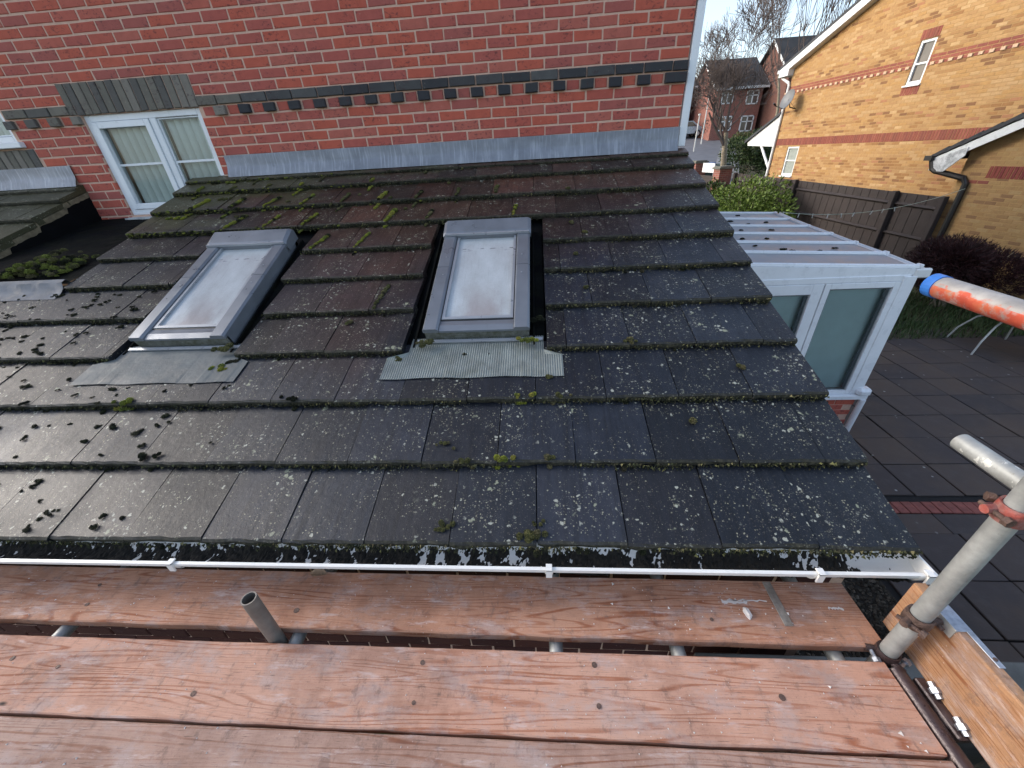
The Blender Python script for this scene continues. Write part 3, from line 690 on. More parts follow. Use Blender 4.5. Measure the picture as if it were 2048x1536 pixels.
for x in (-4.0, -2.635, -1.19, -.27, .075):
    m = MB(); o2 = [(GC[0] - cs(t) * (GR + .006), GC[1] - sn(t) * (GR + .006)) for t in [math.pi * i / 14 for i in range(15)]]; o1 = [(GC[0] - cs(t) * (GR + .001), GC[1] - sn(t) * (GR + .001)) for t in [math.pi * i / 14 for i in range(15)]]
    wd = .014 if x < .05 else .028
    m.prism(o2 + o1[::-1], lambda a, y, z: (a, y, z), x - wd, x + wd)
    m.box((x - .011, GC[0] - GR - .012, GC[1] - .03), (x + .011, GC[0] - GR - .006, GC[1] + .012)); m.box((x - .011, GC[0] - GR - .012, GC[1] + .008), (x + .011, GC[0] - GR + .014, GC[1] + .013))
    m.build('gutter_bracket', 'upvc_warm', gutter)
# dirt and moss lying in the gutter
m = MB(); rows = []
for i in range(1000):
    x = -5.0 + 5.05 * i / 999; row = []
    for j in range(15):
        t = .55 + 2.2 * j / 14; p = Vector((x, t * .03, 0))
        h = .010 * mnoise.noise(p * 26) + .006 * mnoise.noise(p * 80 + Vector((3, 1, 0))) + .004 * mnoise.noise(p * 210)
        h += .004 + .006 * mnoise.noise(Vector((x * 2.3, 5.1, 0))) - .008 * max(0, (t - 2.2)) - .006 * max(0, .9 - t) / .35
        if x > -.12: h -= .014 * min(1, (x + .12) / .06)
        r = GR - .0035 - h; row.append((x, GC[0] - cs(t) * r, GC[1] - sn(t) * r))
    rows.append(row)
m.grid(rows)
tag(m.build('gutter_debris', 'dirt', recentre=False), 'black wet leaf dirt lying in the white gutter', 'debris', kind='stuff')
# corner downpipe of the house
m = MB(); m.box((.012, .0, -.14), (.075, .062, 2.5), ch=.006); dp = m.build('downpipe', 'upvc', house)
for z in (.79, 2.1): box('pipe_clip', (.004, -.006, z), (.085, .07, z + .025), 'upvc', dp)

# ------------------------------------------------------------------ moss
m = MB()
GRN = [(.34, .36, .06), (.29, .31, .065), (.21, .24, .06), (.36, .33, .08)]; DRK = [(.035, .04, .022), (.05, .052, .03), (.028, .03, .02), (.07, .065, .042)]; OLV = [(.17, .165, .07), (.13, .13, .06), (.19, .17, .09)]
def tuft(c, r, pal, n=None, flat=.6, nv=NV):
    c = Vector(c); base = random.choice(pal); n = int((n or 60 + r * 3600) * 1.5)
    u = nv.orthogonal().normalized(); w = nv.cross(u); k0 = ru(0, 6)
    rows = []
    for el in (0., .45, .95, 1.35):
        rows.append([c + (u * cs(k0 + q * .785) + w * sn(k0 + q * .785)) * r * .88 * cs(el) * ru(.85, 1.1) + nv * r * flat * sn(el) * ru(.8, 1.0) for q in range(8)])
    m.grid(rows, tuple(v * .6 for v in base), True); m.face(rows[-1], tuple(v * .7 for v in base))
    for i in range(n):
        d = Vector((ru(-1, 1), ru(-1, 1), ru(-1, 1)))
        if d.length < .1: continue
        d.normalize(); h = d.dot(nv)
        if h < -.1: d -= nv * (2 * h)
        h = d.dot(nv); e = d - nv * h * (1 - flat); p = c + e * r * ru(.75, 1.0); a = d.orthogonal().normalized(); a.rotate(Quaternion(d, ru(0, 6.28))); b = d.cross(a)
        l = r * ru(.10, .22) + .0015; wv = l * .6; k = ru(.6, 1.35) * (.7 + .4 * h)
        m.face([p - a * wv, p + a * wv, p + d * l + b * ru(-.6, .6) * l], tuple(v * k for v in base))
def surf(x, s, up=.0): return RP(x, s, -(s - math.floor(s)) * TH + up)
STREAK = [(-4.06, 11.03, -4.13, 10.54), (-3.76, 10.73, -3.75, 10.27), (-3.11, 10.82, -3.12, 10.25), (-2.63, 10.21, -2.63, 9.68), (-4.22, 10.26, -4.23, 9.69), (-3.89, 10.18, -3.92, 9.92), (-3.56, 10.17, -3.61, 9.88), (-3.26, 10.16, -3.29, 9.64), (-4.05, 9.56, -4.13, 8.71), (-3.72, 9.53, -3.78, 8.64), (-3.39, 9.52, -3.47, 8.93), (-3.1, 9.55, -3.14, 8.83), (-2.78, 9.48, -2.81, 8.7), (-2.45, 9.49, -2.5, 8.73), (-3.57, 8.64, -3.65, 7.95), (-3.27, 8.61, -3.33, 7.87), (-2.96, 8.58, -3.02, 7.84), (-2.32, 8.59, -2.35, 7.92), (-2.76, 7.6, -2.82, 7.03), (-2.45, 7.62, -2.5, 6.87), (-2.15, 9.41, -2.19, 8.73), (-2.01, 8.46, -2.04, 7.86), (-1.84, 9.44, -1.85, 8.88), (-1.85, 10.84, -1.86, 10.51), (-2.16, 10.96, -2.18, 10.4), (-1.53, 9.47, -1.53, 9.1), (-1.37, 8.48, -1.38, 8.01), (-2.16, 5.76, -2.19, 5.04)]
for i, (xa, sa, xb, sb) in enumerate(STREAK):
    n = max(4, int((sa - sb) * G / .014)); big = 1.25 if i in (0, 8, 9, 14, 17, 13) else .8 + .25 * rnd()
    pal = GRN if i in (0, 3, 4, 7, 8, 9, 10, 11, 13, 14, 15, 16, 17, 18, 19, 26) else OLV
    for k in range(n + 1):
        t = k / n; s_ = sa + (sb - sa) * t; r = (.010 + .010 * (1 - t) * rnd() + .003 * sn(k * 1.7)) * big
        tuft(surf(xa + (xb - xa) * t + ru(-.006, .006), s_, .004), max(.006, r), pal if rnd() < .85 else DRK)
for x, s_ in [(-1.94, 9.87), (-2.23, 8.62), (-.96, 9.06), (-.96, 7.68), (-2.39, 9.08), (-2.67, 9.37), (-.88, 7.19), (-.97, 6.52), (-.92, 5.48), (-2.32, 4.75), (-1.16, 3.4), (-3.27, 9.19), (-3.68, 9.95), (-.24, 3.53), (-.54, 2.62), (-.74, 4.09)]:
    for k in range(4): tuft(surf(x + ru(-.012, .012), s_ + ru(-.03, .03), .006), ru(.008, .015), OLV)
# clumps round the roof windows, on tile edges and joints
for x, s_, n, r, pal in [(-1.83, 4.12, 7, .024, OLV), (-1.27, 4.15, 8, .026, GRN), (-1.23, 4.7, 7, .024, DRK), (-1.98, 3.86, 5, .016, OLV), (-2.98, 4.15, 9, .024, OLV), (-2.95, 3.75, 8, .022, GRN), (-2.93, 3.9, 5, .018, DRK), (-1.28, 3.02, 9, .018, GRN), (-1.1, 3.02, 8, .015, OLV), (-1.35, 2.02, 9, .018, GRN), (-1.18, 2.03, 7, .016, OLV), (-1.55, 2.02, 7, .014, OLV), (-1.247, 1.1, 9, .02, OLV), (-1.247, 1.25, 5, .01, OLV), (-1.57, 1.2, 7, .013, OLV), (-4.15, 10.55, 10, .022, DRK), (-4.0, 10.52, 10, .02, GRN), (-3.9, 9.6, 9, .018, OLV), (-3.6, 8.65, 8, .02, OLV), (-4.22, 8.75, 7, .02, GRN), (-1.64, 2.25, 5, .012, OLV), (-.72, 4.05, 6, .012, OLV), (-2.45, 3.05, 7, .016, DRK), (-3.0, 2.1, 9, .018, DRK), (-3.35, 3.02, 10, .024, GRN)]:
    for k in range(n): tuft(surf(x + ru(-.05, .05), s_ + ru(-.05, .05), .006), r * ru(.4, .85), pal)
# moss fuzz on every row's lower edge; dark leaflets also stand in for shade
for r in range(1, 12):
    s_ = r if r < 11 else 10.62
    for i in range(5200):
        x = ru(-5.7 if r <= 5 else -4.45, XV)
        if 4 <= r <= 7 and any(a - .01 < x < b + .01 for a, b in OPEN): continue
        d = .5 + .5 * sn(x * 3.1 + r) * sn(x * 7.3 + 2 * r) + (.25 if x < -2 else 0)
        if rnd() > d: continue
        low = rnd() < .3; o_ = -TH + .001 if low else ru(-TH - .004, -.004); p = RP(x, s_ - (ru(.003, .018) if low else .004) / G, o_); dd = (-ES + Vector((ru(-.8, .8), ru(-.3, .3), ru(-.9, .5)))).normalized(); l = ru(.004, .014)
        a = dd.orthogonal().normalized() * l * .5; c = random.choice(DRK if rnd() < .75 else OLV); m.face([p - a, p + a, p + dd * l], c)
for r in (8, 9, 10, 10.62):
    for i in range(120):
        x = -4.44 + abs(random.gauss(0, .75))
        if x > -1.2: continue
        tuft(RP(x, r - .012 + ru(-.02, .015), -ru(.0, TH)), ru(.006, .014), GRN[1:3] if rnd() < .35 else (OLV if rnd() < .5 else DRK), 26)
# dark lumps fallen on the lower left tiles
for i in range(800):
    x = ru(-5.2, -2.6); s_ = ru(1.1, 5.9)
    if rnd() < (x + 5.2) / 2.6 or (s_ > 3.4 and x > -3.75): continue
    q = ru(.005, .017); cx = surf(x, s_, .003)
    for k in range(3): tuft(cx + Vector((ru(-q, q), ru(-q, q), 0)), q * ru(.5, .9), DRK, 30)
for i in range(40):
    x = ru(-.9 * 4, .0); s_ = random.randrange(1, 9) - ru(.02, .08)
    if 4 <= s_ <= 8 and any(a - .05 < x < b + .05 for a, b in OPEN): continue
    tuft(surf(x, s_, .004), ru(.006, .014), DRK)
tag(m.build('moss', 'moss', attr=True, recentre=False), 'green and dark moss tufts growing over the lean-to roof tiles, dark edge fringe doubling as painted shade', 'moss', kind='stuff')
m = MB()
for i in range(170):
    x, y = ru(-5.15, -4.62), ru(-1.42, -1.05); z = -.72 + .25 * (1 + y / 1.46)
    k = math.exp(-((x + 4.86) / .16) ** 2)
    tuft((x, y, z + .006 + .09 * k * rnd()), ru(.012, .028), GRN[2:3] if rnd() < .4 else (OLV if rnd() < .6 else DRK), flat=.9, nv=Vector((0, 0, 1)))
tag(m.build('moss_mound', 'moss', attr=True), 'large green moss mound lying in the lead roof gap below the window', 'moss')

# ------------------------------------------------------------------ scaffold
ZB = -1.567
def board(x0, x1, y0, y1, tint, label, rot=0., name='scaffold_board', zt=ZB):
    m = MB(); n = 90; L = x1 - x0; w = y1 - y0; rows = []
    for i in range(n + 1):
        x = -L / 2 + L * i / n; e = .0012 * sn(i * .8) + ru(-.0008, .0008); f_ = ru(-.0008, .0008)
        rows.append([(x, -w / 2 + e, -.034), (x, -w / 2 + e, -.004), (x, -w / 2 + .004 + e, 0), (x, w / 2 - .004 + f_, 0), (x, w / 2 + f_, -.004), (x, w / 2 + f_, -.034), (x, w / 2 - .004, -.038), (x, -w / 2 + .004, -.038)])
    m.grid(rows, close=True); m.face(rows[0]); m.face(rows[-1][::-1])
    o = bpy.data.objects.new(name, m.mesh(name, 'wood')); COL.objects.link(o); o.location = ((x0 + x1) / 2, (y0 + y1) / 2, zt); o.rotation_euler.z = rot
    o.color = (*tint, 1); WL[o.name] = Vector(o.location)
    return tag(o, label, 'plank', 'scaffold boards on the working platform')
bA = board(-4.5, -.095, -3.262, -3.040, (.46, .26, .175), 'narrow looking scaffold board tucked under the white gutter', -.004)
bB = board(-4.4, -.135, -3.538, -3.313, (.54, .33, .245), 'scaffold board with bold oval grain in the foreground middle')
bC = board(-4.4, -.135, -3.772, -3.546, (.42, .29, .235), 'greyish scaffold board cut off by the bottom edge')
m = MB(); m.box((-.382, -3.205, ZB + .0005), (-.352, -3.045, ZB + .003), ch=.001); m.build('metal_strap', 'strap', bA)
for par, pts in ((bA, ((-2.15, -3.2), (-3.05, -3.12), (-3.02, -3.2), (-.62, -3.19))), (bB, ((-1.62, -3.36), (-1.05, -3.35), (-1.62, -3.47), (-1.05, -3.46), (-.5, -3.42), (-2.35, -3.47), (-2.9, -3.41), (-3.1, -3.39)))):
    for x, y in pts:
        m = MB(); m.tube([(x, y, ZB + .0004), (x, y, ZB + .002)], ru(.006, .010), 9); m.build('nail_head', 'coupler_rust', par)
for x0, x1, y0, w in ((-.56, -.47, -3.125, .010), (-.54, -.40, -3.118, .0035), (-.20, -.15, -3.14, .006)):
    m = MB(); pts = [(x0 + (x1 - x0) * i / 12, y0 + ru(-.003, .003)) for i in range(13)]
    m.grid([[(x, y - w * ru(.2, 1), ZB + .0008), (x, y + w * ru(.2, 1), ZB + .0008)] for x, y in pts]); m.build('paint_smear', 'plaster', bA)
def pole(name, a, b, r, mat, label, group=None, wall=.004, part=None, cat='tube'):
    """hollow tube from a to b"""
    a, b = Vector(a), Vector(b); L = (b - a).length; n = 20; m = MB()
    ring = lambda rr, z: [(rr * cs(2 * math.pi * k / n), rr * sn(2 * math.pi * k / n), z) for k in range(n)]
    m.grid([ring(r - wall, .12), ring(r - wall, 0), ring(r, 0), ring(r, L), ring(r - wall, L), ring(r - wall, L - .12)], close=True)
    m.face(ring(r - wall, .12)); m.face(ring(r - wall, L - .12))
    me = m.mesh(name, mat, True); o = bpy.data.objects.new(name, me); COL.objects.link(o)
    q = (b - a).to_track_quat('Z', 'X'); o.matrix_world = Matrix.Translation(a) @ q.to_matrix().to_4x4(); WL[o.name] = a; WX[o.name] = o.matrix_world.copy()
    o.modifiers.new('es', 'EDGE_SPLIT').split_angle = .6
    return tag(o, label, cat, group)
TR = .02415
SX, SY = -.105, -3.287
pole('scaffold_standard', (SX, SY, GZ), (SX, SY, .6), TR, 'galv', 'upright galvanised scaffold tube at the right end of the boards', 'scaffold tubes')
pole('scaffold_standard', (-2.185, -3.288, GZ), (-2.185, -3.288, -1.335), TR, 'galv_dirty', 'short tube stub poking up between the boards', 'scaffold tubes')
r1 = pole('guard_rail', (-.28, -4.3, -.437), (-.28, -3.02, -.437), TR, 'galv_orange', 'guard rail tube with orange paint and blue cap', 'scaffold tubes')
pole('guard_rail', (-.055, -4.3, -.865), (-.055, -3.075, -.865), TR, 'galv_end', 'lower guard rail tube end with white paint patches behind the upright', 'scaffold tubes')
m = MB(); m.tube([(-.28, -3.040, -.437), (-.28, -3.016, -.437)], TR + .0022, 20); m.build('end_cap', 'blue_cap', r1)
pole('transom', (SX, -4.4, -1.585), (SX, -3.33, -1.585), TR, 'tube_dark', 'dark painted tube running along the board ends', 'scaffold tubes')
for x, lab in ((-3.08, 'leftmost cross tube under the boards'), (-2.13, 'cross tube under the boards beside the short stub'), (-1.17, 'cross tube under the boards below the middle gutter bracket'), (-.75, 'cross tube under the boards, second from the right end'), (-.235, 'cross tube under the right end of the boards')):
    pole('transom', (x, -4.2, ZB - .063), (x, -2.965, ZB - .063), TR, 'galv', 'galvanised ' + lab, 'scaffold tubes')
def coupler(c, axis, mat, label, r=TR, bolts=((0.9, 0.0),), arm=None):
    c = Vector(c); ax = Vector(axis).normalized(); u = ax.orthogonal().normalized(); v = ax.cross(u)
    root = thing('scaffold_coupler', c, label, 'coupler', 'scaffold couplers')
    m = MB(); n = 20; prof = [(r + .0015, -.022), (r + .007, -.024), (r + .009, -.012), (r + .0085, .012), (r + .007, .024), (r + .0015, .022)]
    rows = [[c + (u * cs(2 * math.pi * k / n) + v * sn(2 * math.pi * k / n)) * a + ax * b for a, b in prof] for k in range(n)]
    rows.append(rows[0]); m.grid(rows); m.build('band', mat, root, smooth=True)
    for ang, off in bolts:
        d = u * cs(ang) + v * sn(ang); t = ax.cross(d)
        m = MB(); m.tube([c + d * (r + .016) - t * .035 + ax * off, c + d * (r + .016) + t * .03 + ax * off], .006, 8); m.build('bolt', 'coupler_rust' if mat != 'tube_dark' else 'bolt', root)
        m = MB(); m.tube([c + d * (r + .016) + t * .02 + ax * off, c + d * (r + .016) + t * .034 + ax * off], .012, 6); m.build('nut', 'bolt' if mat == 'tube_dark' else 'coupler_rust', root)
        m = MB(); m.tube([c + d * (r - .002) - t * .012 + ax * off, c + d * (r + .03) - t * .012 + ax * off], .011, 8); m.build('lug', mat, root)
    return root
coupler((SX, SY, -.905), (0, 0, 1), 'coupler_red', 'red coupler clamping the lower guard rail to the upright', bolts=((2.4, 0), (.3, .0)))
coupler((SX, SY, -1.365), (0, 0, 1), 'coupler_rust', 'rusty coupler on the upright beside the toe board end', bolts=((2.9, 0), (5.6, 0)))
coupler((SX, SY, -1.575), (0, 0, 1), 'tube_dark', 'dark coupler at the foot of the upright', bolts=((2.2, 0), (4.4, .0)))
cr = coupler((SX + .055, -3.45, -1.60), (0, 1, 0), 'tube_dark', 'dark coupler with two bright bolts beside the toe board', r=.02, bolts=((2.6, 0),))
for y in (-3.39, -3.475):
    m = MB(); m.tube([(SX + .055, y - .02, -1.565), (SX + .055, y + .02, -1.555)], .009, 6); m.tube([(SX + .055, y - .008, -1.561), (SX + .055, y + .006, -1.558)], .015, 6); m.build('bolt', 'bolt', cr)
m = MB(); m.box((SX + .035, -3.5, -1.60), (SX + .075, -3.35, -1.575), ch=.004); m.build('plate', 'tube_dark', cr)
# toe board on edge
tb = MB(); n = 40
for_rows = []
for i in range(n + 1):
    y = -.55 + 1.1 * i / n; for_rows.append([(y, -.1125 + ru(-.001, .001), 0), (y, -.1125, .038), (y, .1085, .038), (y, .1125, .034), (y, .1125 + ru(-.001, .001), .004), (y, .1085, 0)])
tb.grid(for_rows, close=True); tb.face(for_rows[0][::-1]); tb.face(for_rows[-1])
toe = bpy.data.objects.new('toe_board', tb.mesh('toe_board', 'wood')); COL.objects.link(toe)
# local x -> world y, local y -> world z, local z -> world x
toe.matrix_world = Matrix(((0, 0, 1, -.042), (1, 0, 0, -3.735), (0, 1, 0, -1.462), (0, 0, 0, 1))); toe.color = (.42, .255, .145, 1); WL[toe.name] = Vector(toe.matrix_world.translation)
tag(toe, 'orange brown toe board on edge outside the upright', 'plank')
def tpart(nm, lo, hi, mat):
    m = MB(); m.box(lo, hi, ch=.0008); o = m.build(nm, mat, None); o.parent = toe; o.matrix_parent_inverse = toe.matrix_world.inverted()
tpart('end_band', (-.0450, -3.33, -1.354), (-.001, -3.255, -1.346), 'bolt'); tpart('end_band', (-.0455, -3.33, -1.385), (-.0435, -3.255, -1.346), 'galv_pale'); tpart('end_band', (-.018, -3.42, -1.349), (-.001, -3.33, -1.3465), 'bolt')
m = MB(); m.tube([(-.0095, -3.40, -1.3465), (-.0095, -3.40, -1.3445)], .005, 10); o = m.build('screw', 'coupler_rust'); o.parent = toe; o.matrix_parent_inverse = toe.matrix_world.inverted()
# leaf, plaster flake, crumbs
m = MB(); m.grid([[(-2.17 + .075 * i / 6, -3.055 - .02 * sn(i / 6 * 3.14) * k + ru(-.002, .002), ZB + .006 + .014 * abs(k) * sn(i / 6 * 3.14) + ru(0, .004)) for i in range(7)] for k in (-1, -.4, .3, 1)]); tag(m.build('dry_leaf', 'dry_leaf'), 'curled dry brown leaf on the board below the gutter', 'leaf')
m = MB(); m.tube([(-.492, -3.155, ZB + .003), (-.492, -3.165, ZB + .006), (-.488, -3.185, ZB + .005), (-.49, -3.195, ZB + .002)], [.006, .012, .011, .002], 6); tag(m.build('plaster_flake', 'plaster'), 'pale pink plaster flake on the right end of the board', 'flake')
m = MB()
for i in range(330):
    b0 = random.choice([(-3.255, -3.05), (-3.53, -3.32), (-3.76, -3.55)]); x = ru(-3.6, -.15)
    if rnd() < .45: x = ru(-1.2, -.15)
    y = ru(*b0); r = ru(.001, .0035) * (2 if rnd() < .06 else 1); z = ZB + .0005; a = ru(0, 6)
    P = [(x + r * cs(a + k * 2.1) * ru(.6, 1.4), y + r * sn(a + k * 2.1) * ru(.6, 1.4), z) for k in range(3)]; t = (x, y, z + r * .8)
    for k in range(3): m.face([P[k], P[(k + 1) % 3], t])
tag(m.build('crumbs', 'plaster', recentre=False), 'pale plaster crumbs scattered over the boards', 'crumbs', kind='stuff')
# low garden fence below the scaffold
gf = thing('garden_fence', (1.6, -3.06, GZ), 'weathered grey garden fence seen below the scaffold end', 'fence')
box('top_rail', (-.5, -3.12, -2.24), (5.5, -3.01, -2.20), 'fence_grey', gf, ch=.006)
bm_ = MB().box((-.07, -.009, -.62), (.07, .009, .62), ch=.003).mesh('board', 'fence_grey')
for i in range(40): inst('board', bm_, Matrix.Translation((-.43 + i * .148, -3.06 + (.012 if i % 2 else 0), GZ + .66)), gf)

# ------------------------------------------------------------------ conservatory
cons = thing('conservatory', (1.5, 2, GZ), 'white framed conservatory with clear ribbed roof beyond the tile verge', 'conservatory')
ZE = -1.3
EV = [(2.642, .219), (2.761, .82), (2.84, 1.424), (2.941, 2.067), (3.034, 2.751), (3.167, 3.511), (3.329, 4.291)]
def rz(x): return ZE + .05 * (2.7 - x) + .0
for i in range(6):
    (xa, ya), (xb, yb_) = EV[i], EV[i + 1]
    m = MB(); P = [(.02, ya + .03, rz(.02) - .03), (xa, ya + .03, rz(xa) - .03), (xb, yb_ - .03, rz(xb) - .03), (.02, yb_ - .03, rz(.02) - .03)]
    m.face(P); m.face([(x, y, z - .016) for x, y, z in P][::-1]); m.build('roof_panel', 'polycarb', cons)
for i, (x, y) in enumerate(EV):
    m = MB(); m.prism([(-.026, -.028), (-.023, -.006), (.0, .003), (.023, -.006), (.026, -.028)], lambda a, dy, dz, y=y: (a, y + dy, rz(a) + dz), .02, x + .03); b_ = m.build('glazing_bar', 'upvc', cons)
    m = MB(); m.box((x + .02, y - .036, rz(x) - .035), (x + .05, y + .036, rz(x) + .006), ch=.006); m.build('bar_end', 'upvc', b_)
for i in range(6):
    a, b = Vector((*EV[i], ZE)), Vector((*EV[i + 1], ZE))
    m = MB(); m.prism([(.005, -.03), (.0, -.09), (.03, -.105), (.10, -.105), (.115, -.04), (.105, -.04), (.095, -.095), (.02, -.09), (.02, -.03)], lambda t, dx, dz, a=a, b=b: a.lerp(b, t) + Vector((dx, 0, dz)), 0, 1); m.build('eaves_gutter', 'upvc', cons)
m = MB(); m.box((2.62, .165, ZE - .125), (2.78, .215, ZE - .03), ch=.012); m.build('gutter_end', 'white_paint', cons)
YF = .19
# raked infill, head, posts, windows, sill, dwarf wall on the front
m = MB(); m.prism([(.03, rz(.03) - .03), (2.62, rz(2.62) - .03), (2.62, ZE - .09), (.03, ZE - .09)], lambda a, x, z: (x, a, z), YF - .01, YF + .05); m.build('raked_infill', 'upvc', cons)
SILL = -2.86
box('head', (.03, YF - .02, ZE - .15), (2.6, YF + .05, ZE - .088), 'upvc', cons, ch=.004)
box('corner_post', (2.53, YF - .03, SILL + .04), (2.66, YF + .1, ZE - .10), 'upvc', cons, ch=.006)
def cwin(x0, x1, t):
    z0, z1 = SILL + .04, ZE - .152
    m = MB(); [m.box(*q, ch=.004) for q in (((x0, YF - .025, z0), (x0 + t, YF + .04, z1)), ((x1 - t, YF - .025, z0), (x1, YF + .04, z1)), ((x0 + t, YF - .025, z1 - t), (x1 - t, YF + .04, z1)), ((x0 + t, YF - .025, z0), (x1 - t, YF + .04, z0 + t * .8)))]
    fr = m.build('window_frame', 'upvc', cons)
    MB().face([(x0 + t, YF, z0 + t * .8), (x1 - t, YF, z0 + t * .8), (x1 - t, YF, z1 - t), (x0 + t, YF, z1 - t)]).build('pane', 'glass', fr)
    m = MB(); [m.box(*q) for q in (((x0 + t, YF - .012, z0 + t * .8), (x0 + t + .012, YF - .004, z1 - t)), ((x1 - t - .03, YF + .012, z0 + t * .8), (x1 - t, YF + .03, z1 - t)), ((x0 + t, YF - .012, z1 - t - .012), (x1 - t, YF - .004, z1 - t)))]; m.build('seal', 'alu', fr)
    m = MB(); z = z0 + .03
    while z < z1 - .02:
        m.face([(x0 + t * .6, YF + .075, z), (x1 - t * .6, YF + .075, z), (x1 - t * .6, YF + .088, z + .024), (x0 + t * .6, YF + .088, z + .024)]); z += .022
    tag(m.build('venetian_blind', 'blind_teal', fr), kind='stuff')
cwin(1.79, 2.53, .06); cwin(1.02, 1.78, .11); cwin(.05, 1.01, .06)
box('sill', (.03, YF - .07, SILL - .02), (2.72, YF + .06, SILL + .038), 'upvc', cons, ch=.006)
m = MB(); m.box((2.58, YF - .09, SILL + .03), (2.74, YF + .04, SILL + .13), ch=.03); m.build('post_foot', 'upvc', cons)
m = MB(); m.box((.03, YF - .02, GZ), (2.62, YF + .1, SILL - .02)); dw = m.build('dwarf_wall', 'mortar', cons)
m = MB()
for k in range(9):
    for i in range(12):
        x0 = .05 + i * .225 + (.1125 if k % 2 else 0)
        if x0 + .215 < 2.63: brick_geo(m, x0, x0 + .215, GZ + k * .075, GZ + k * .075 + .065, YF - .027, random.choice(RED))
tag(m.build('brickwork', 'brick', dw, attr=True), kind='stuff')
m = MB(); m.tube([(2.68, YF - .06, SILL - .02), (2.66, YF - .06, GZ)], .034, 12); m.build('downpipe', 'upvc', cons)
# right-hand side of the conservatory
a, b = Vector((2.62, .22, 0)), Vector((3.3, 4.29, 0))
for t0, t1 in ((0, .02), (.24, .27), (.49, .52), (.74, .77), (.98, 1)):
    p, q = a.lerp(b, t0), a.lerp(b, t1); m = MB(); m.box((0, -.03, SILL), (1, .03, ZE - .08), lambda u, v, z, p=p, q=q: (p.x + (q.x - p.x) * u + v, p.y + (q.y - p.y) * u, z)); m.build('post', 'upvc', cons)
m = MB(); m.box((0, -.01, SILL), (1, .0, ZE - .08), lambda u, v, z: (a.x + (b.x - a.x) * u + v, a.y + (b.y - a.y) * u, z)); m.build('side_pane', 'blind_teal', cons)
m = MB(); m.box((0, -.08, GZ), (1, .04, SILL), lambda u, v, z: (a.x + (b.x - a.x) * u + v, a.y + (b.y - a.y) * u, z)); m.build('dwarf_wall', 'brick_far', cons)
# moss lumps that rolled onto the conservatory roof
m = MB()
for x, y in ((1.72, .98), (2.1, .9), (1.75, 1.0), (1.8, .9), (1.9, 1.66), (1.55, 1.65), (2.4, 1.1), (1.6, 2.4), (1.85, 2.35), (2.2, 2.9), (1.75, 3.0), (2.6, 3.1), (2.05, 3.2), (1.9, 3.9), (2.5, 3.9), (1.5, 1.2), (1.66, 2.9), (1.42, 1.75), (1.6, 3.6), (2.3, 2.35)):
    for k in range(3): tuft((x + ru(-.02, .02), y + ru(-.02, .02), rz(x) - .022), ru(.015, .034), DRK, 50, nv=Vector((0, 0, 1)))
tag(m.build('moss_lumps', 'moss', attr=True, recentre=False), 'dark moss lumps lying on the conservatory roof', 'moss', kind='stuff')

# ------------------------------------------------------------------ yellow brick house and its garage wing
TT = -.0975; dn_ = math.hypot(TT, 1); DY = Vector((TT / dn_, 1 / dn_, 0)); DN = Vector((-1 / dn_, TT / dn_, 0))
def YP(X0): return lambda y, o, z: Vector((X0, 10, 0)) + DY * ((y - 10) * dn_) + DN * o + Vector((0, 0, z))
y8 = YP(8.8); y7 = YP(8.0)
yh = thing('yellow_house', y8(9, -4, GZ), 'yellow brick house with red brick bands and white gable boards', 'house')
EY, EZ, AY, AZ = 14.62, 2.22, 8.9, 4.3            # wall corner, eave height, apex
def top(y): return EZ + (AZ - EZ) * (EY - y) / (EY - AY) if y > AY else EZ + (AZ - EZ) * (y - (2 * AY - EY)) / (EY - AY)
UW = (9.25, 9.69, .915, 1.85); LW = (13.17, 13.81, -1.39, -.42)
m = MB()
def ycore(ya, yb_, za, zb): m.box((ya, -.3, za), (yb_, 0, zb), y8)
lo_y = 2 * AY - EY
ycore(lo_y, UW[0], GZ, 2.2); ycore(UW[1], LW[0], GZ, 2.2); ycore(LW[1], EY, GZ, 2.2)
ycore(UW[0], UW[1], GZ, UW[2]); ycore(UW[0], UW[1], UW[3], 2.2); ycore(LW[0], LW[1], GZ, LW[2]); ycore(LW[0], LW[1], LW[3], 2.2)
m.face([y8(lo_y, 0, 2.2), y8(EY, 0, 2.2), y8(EY, 0, EZ), y8(AY, 0, AZ), y8(lo_y, 0, EZ)])
ywall = m.build('wall', 'mortar_yellow', yh)
m = MB(); m.box((lo_y, -9, GZ), (EY - .002, -.3, 2.2), y8); m.build('side_wall', 'brick_far_yellow', yh)
YEL = [(.42, .25, .105), (.44, .27, .12), (.39, .23, .10), (.46, .295, .14), (.36, .205, .085), (.30, .155, .062), (.42, .245, .095), (.23, .118, .055), (.50, .33, .16), (.33, .175, .07), (.37, .18, .09)]
YRED = [(.27, .085, .06), (.30, .10, .07), (.24, .08, .06)]
m = MB()
def yrow(mb, fn, z, y0, y1, pal, ph, ex):
    y = y0 + (.1125 if ph else 0) - .225
    while y < y1:
        for a, b in cut([(max(y, y0), min(y + .215, y1))], ex): brick_geo(mb, a, b, z, z + .065, .0, random.choice(pal), .02, lambda p, q, r: fn(p, .0035 - q, r), .002)
        y += .225
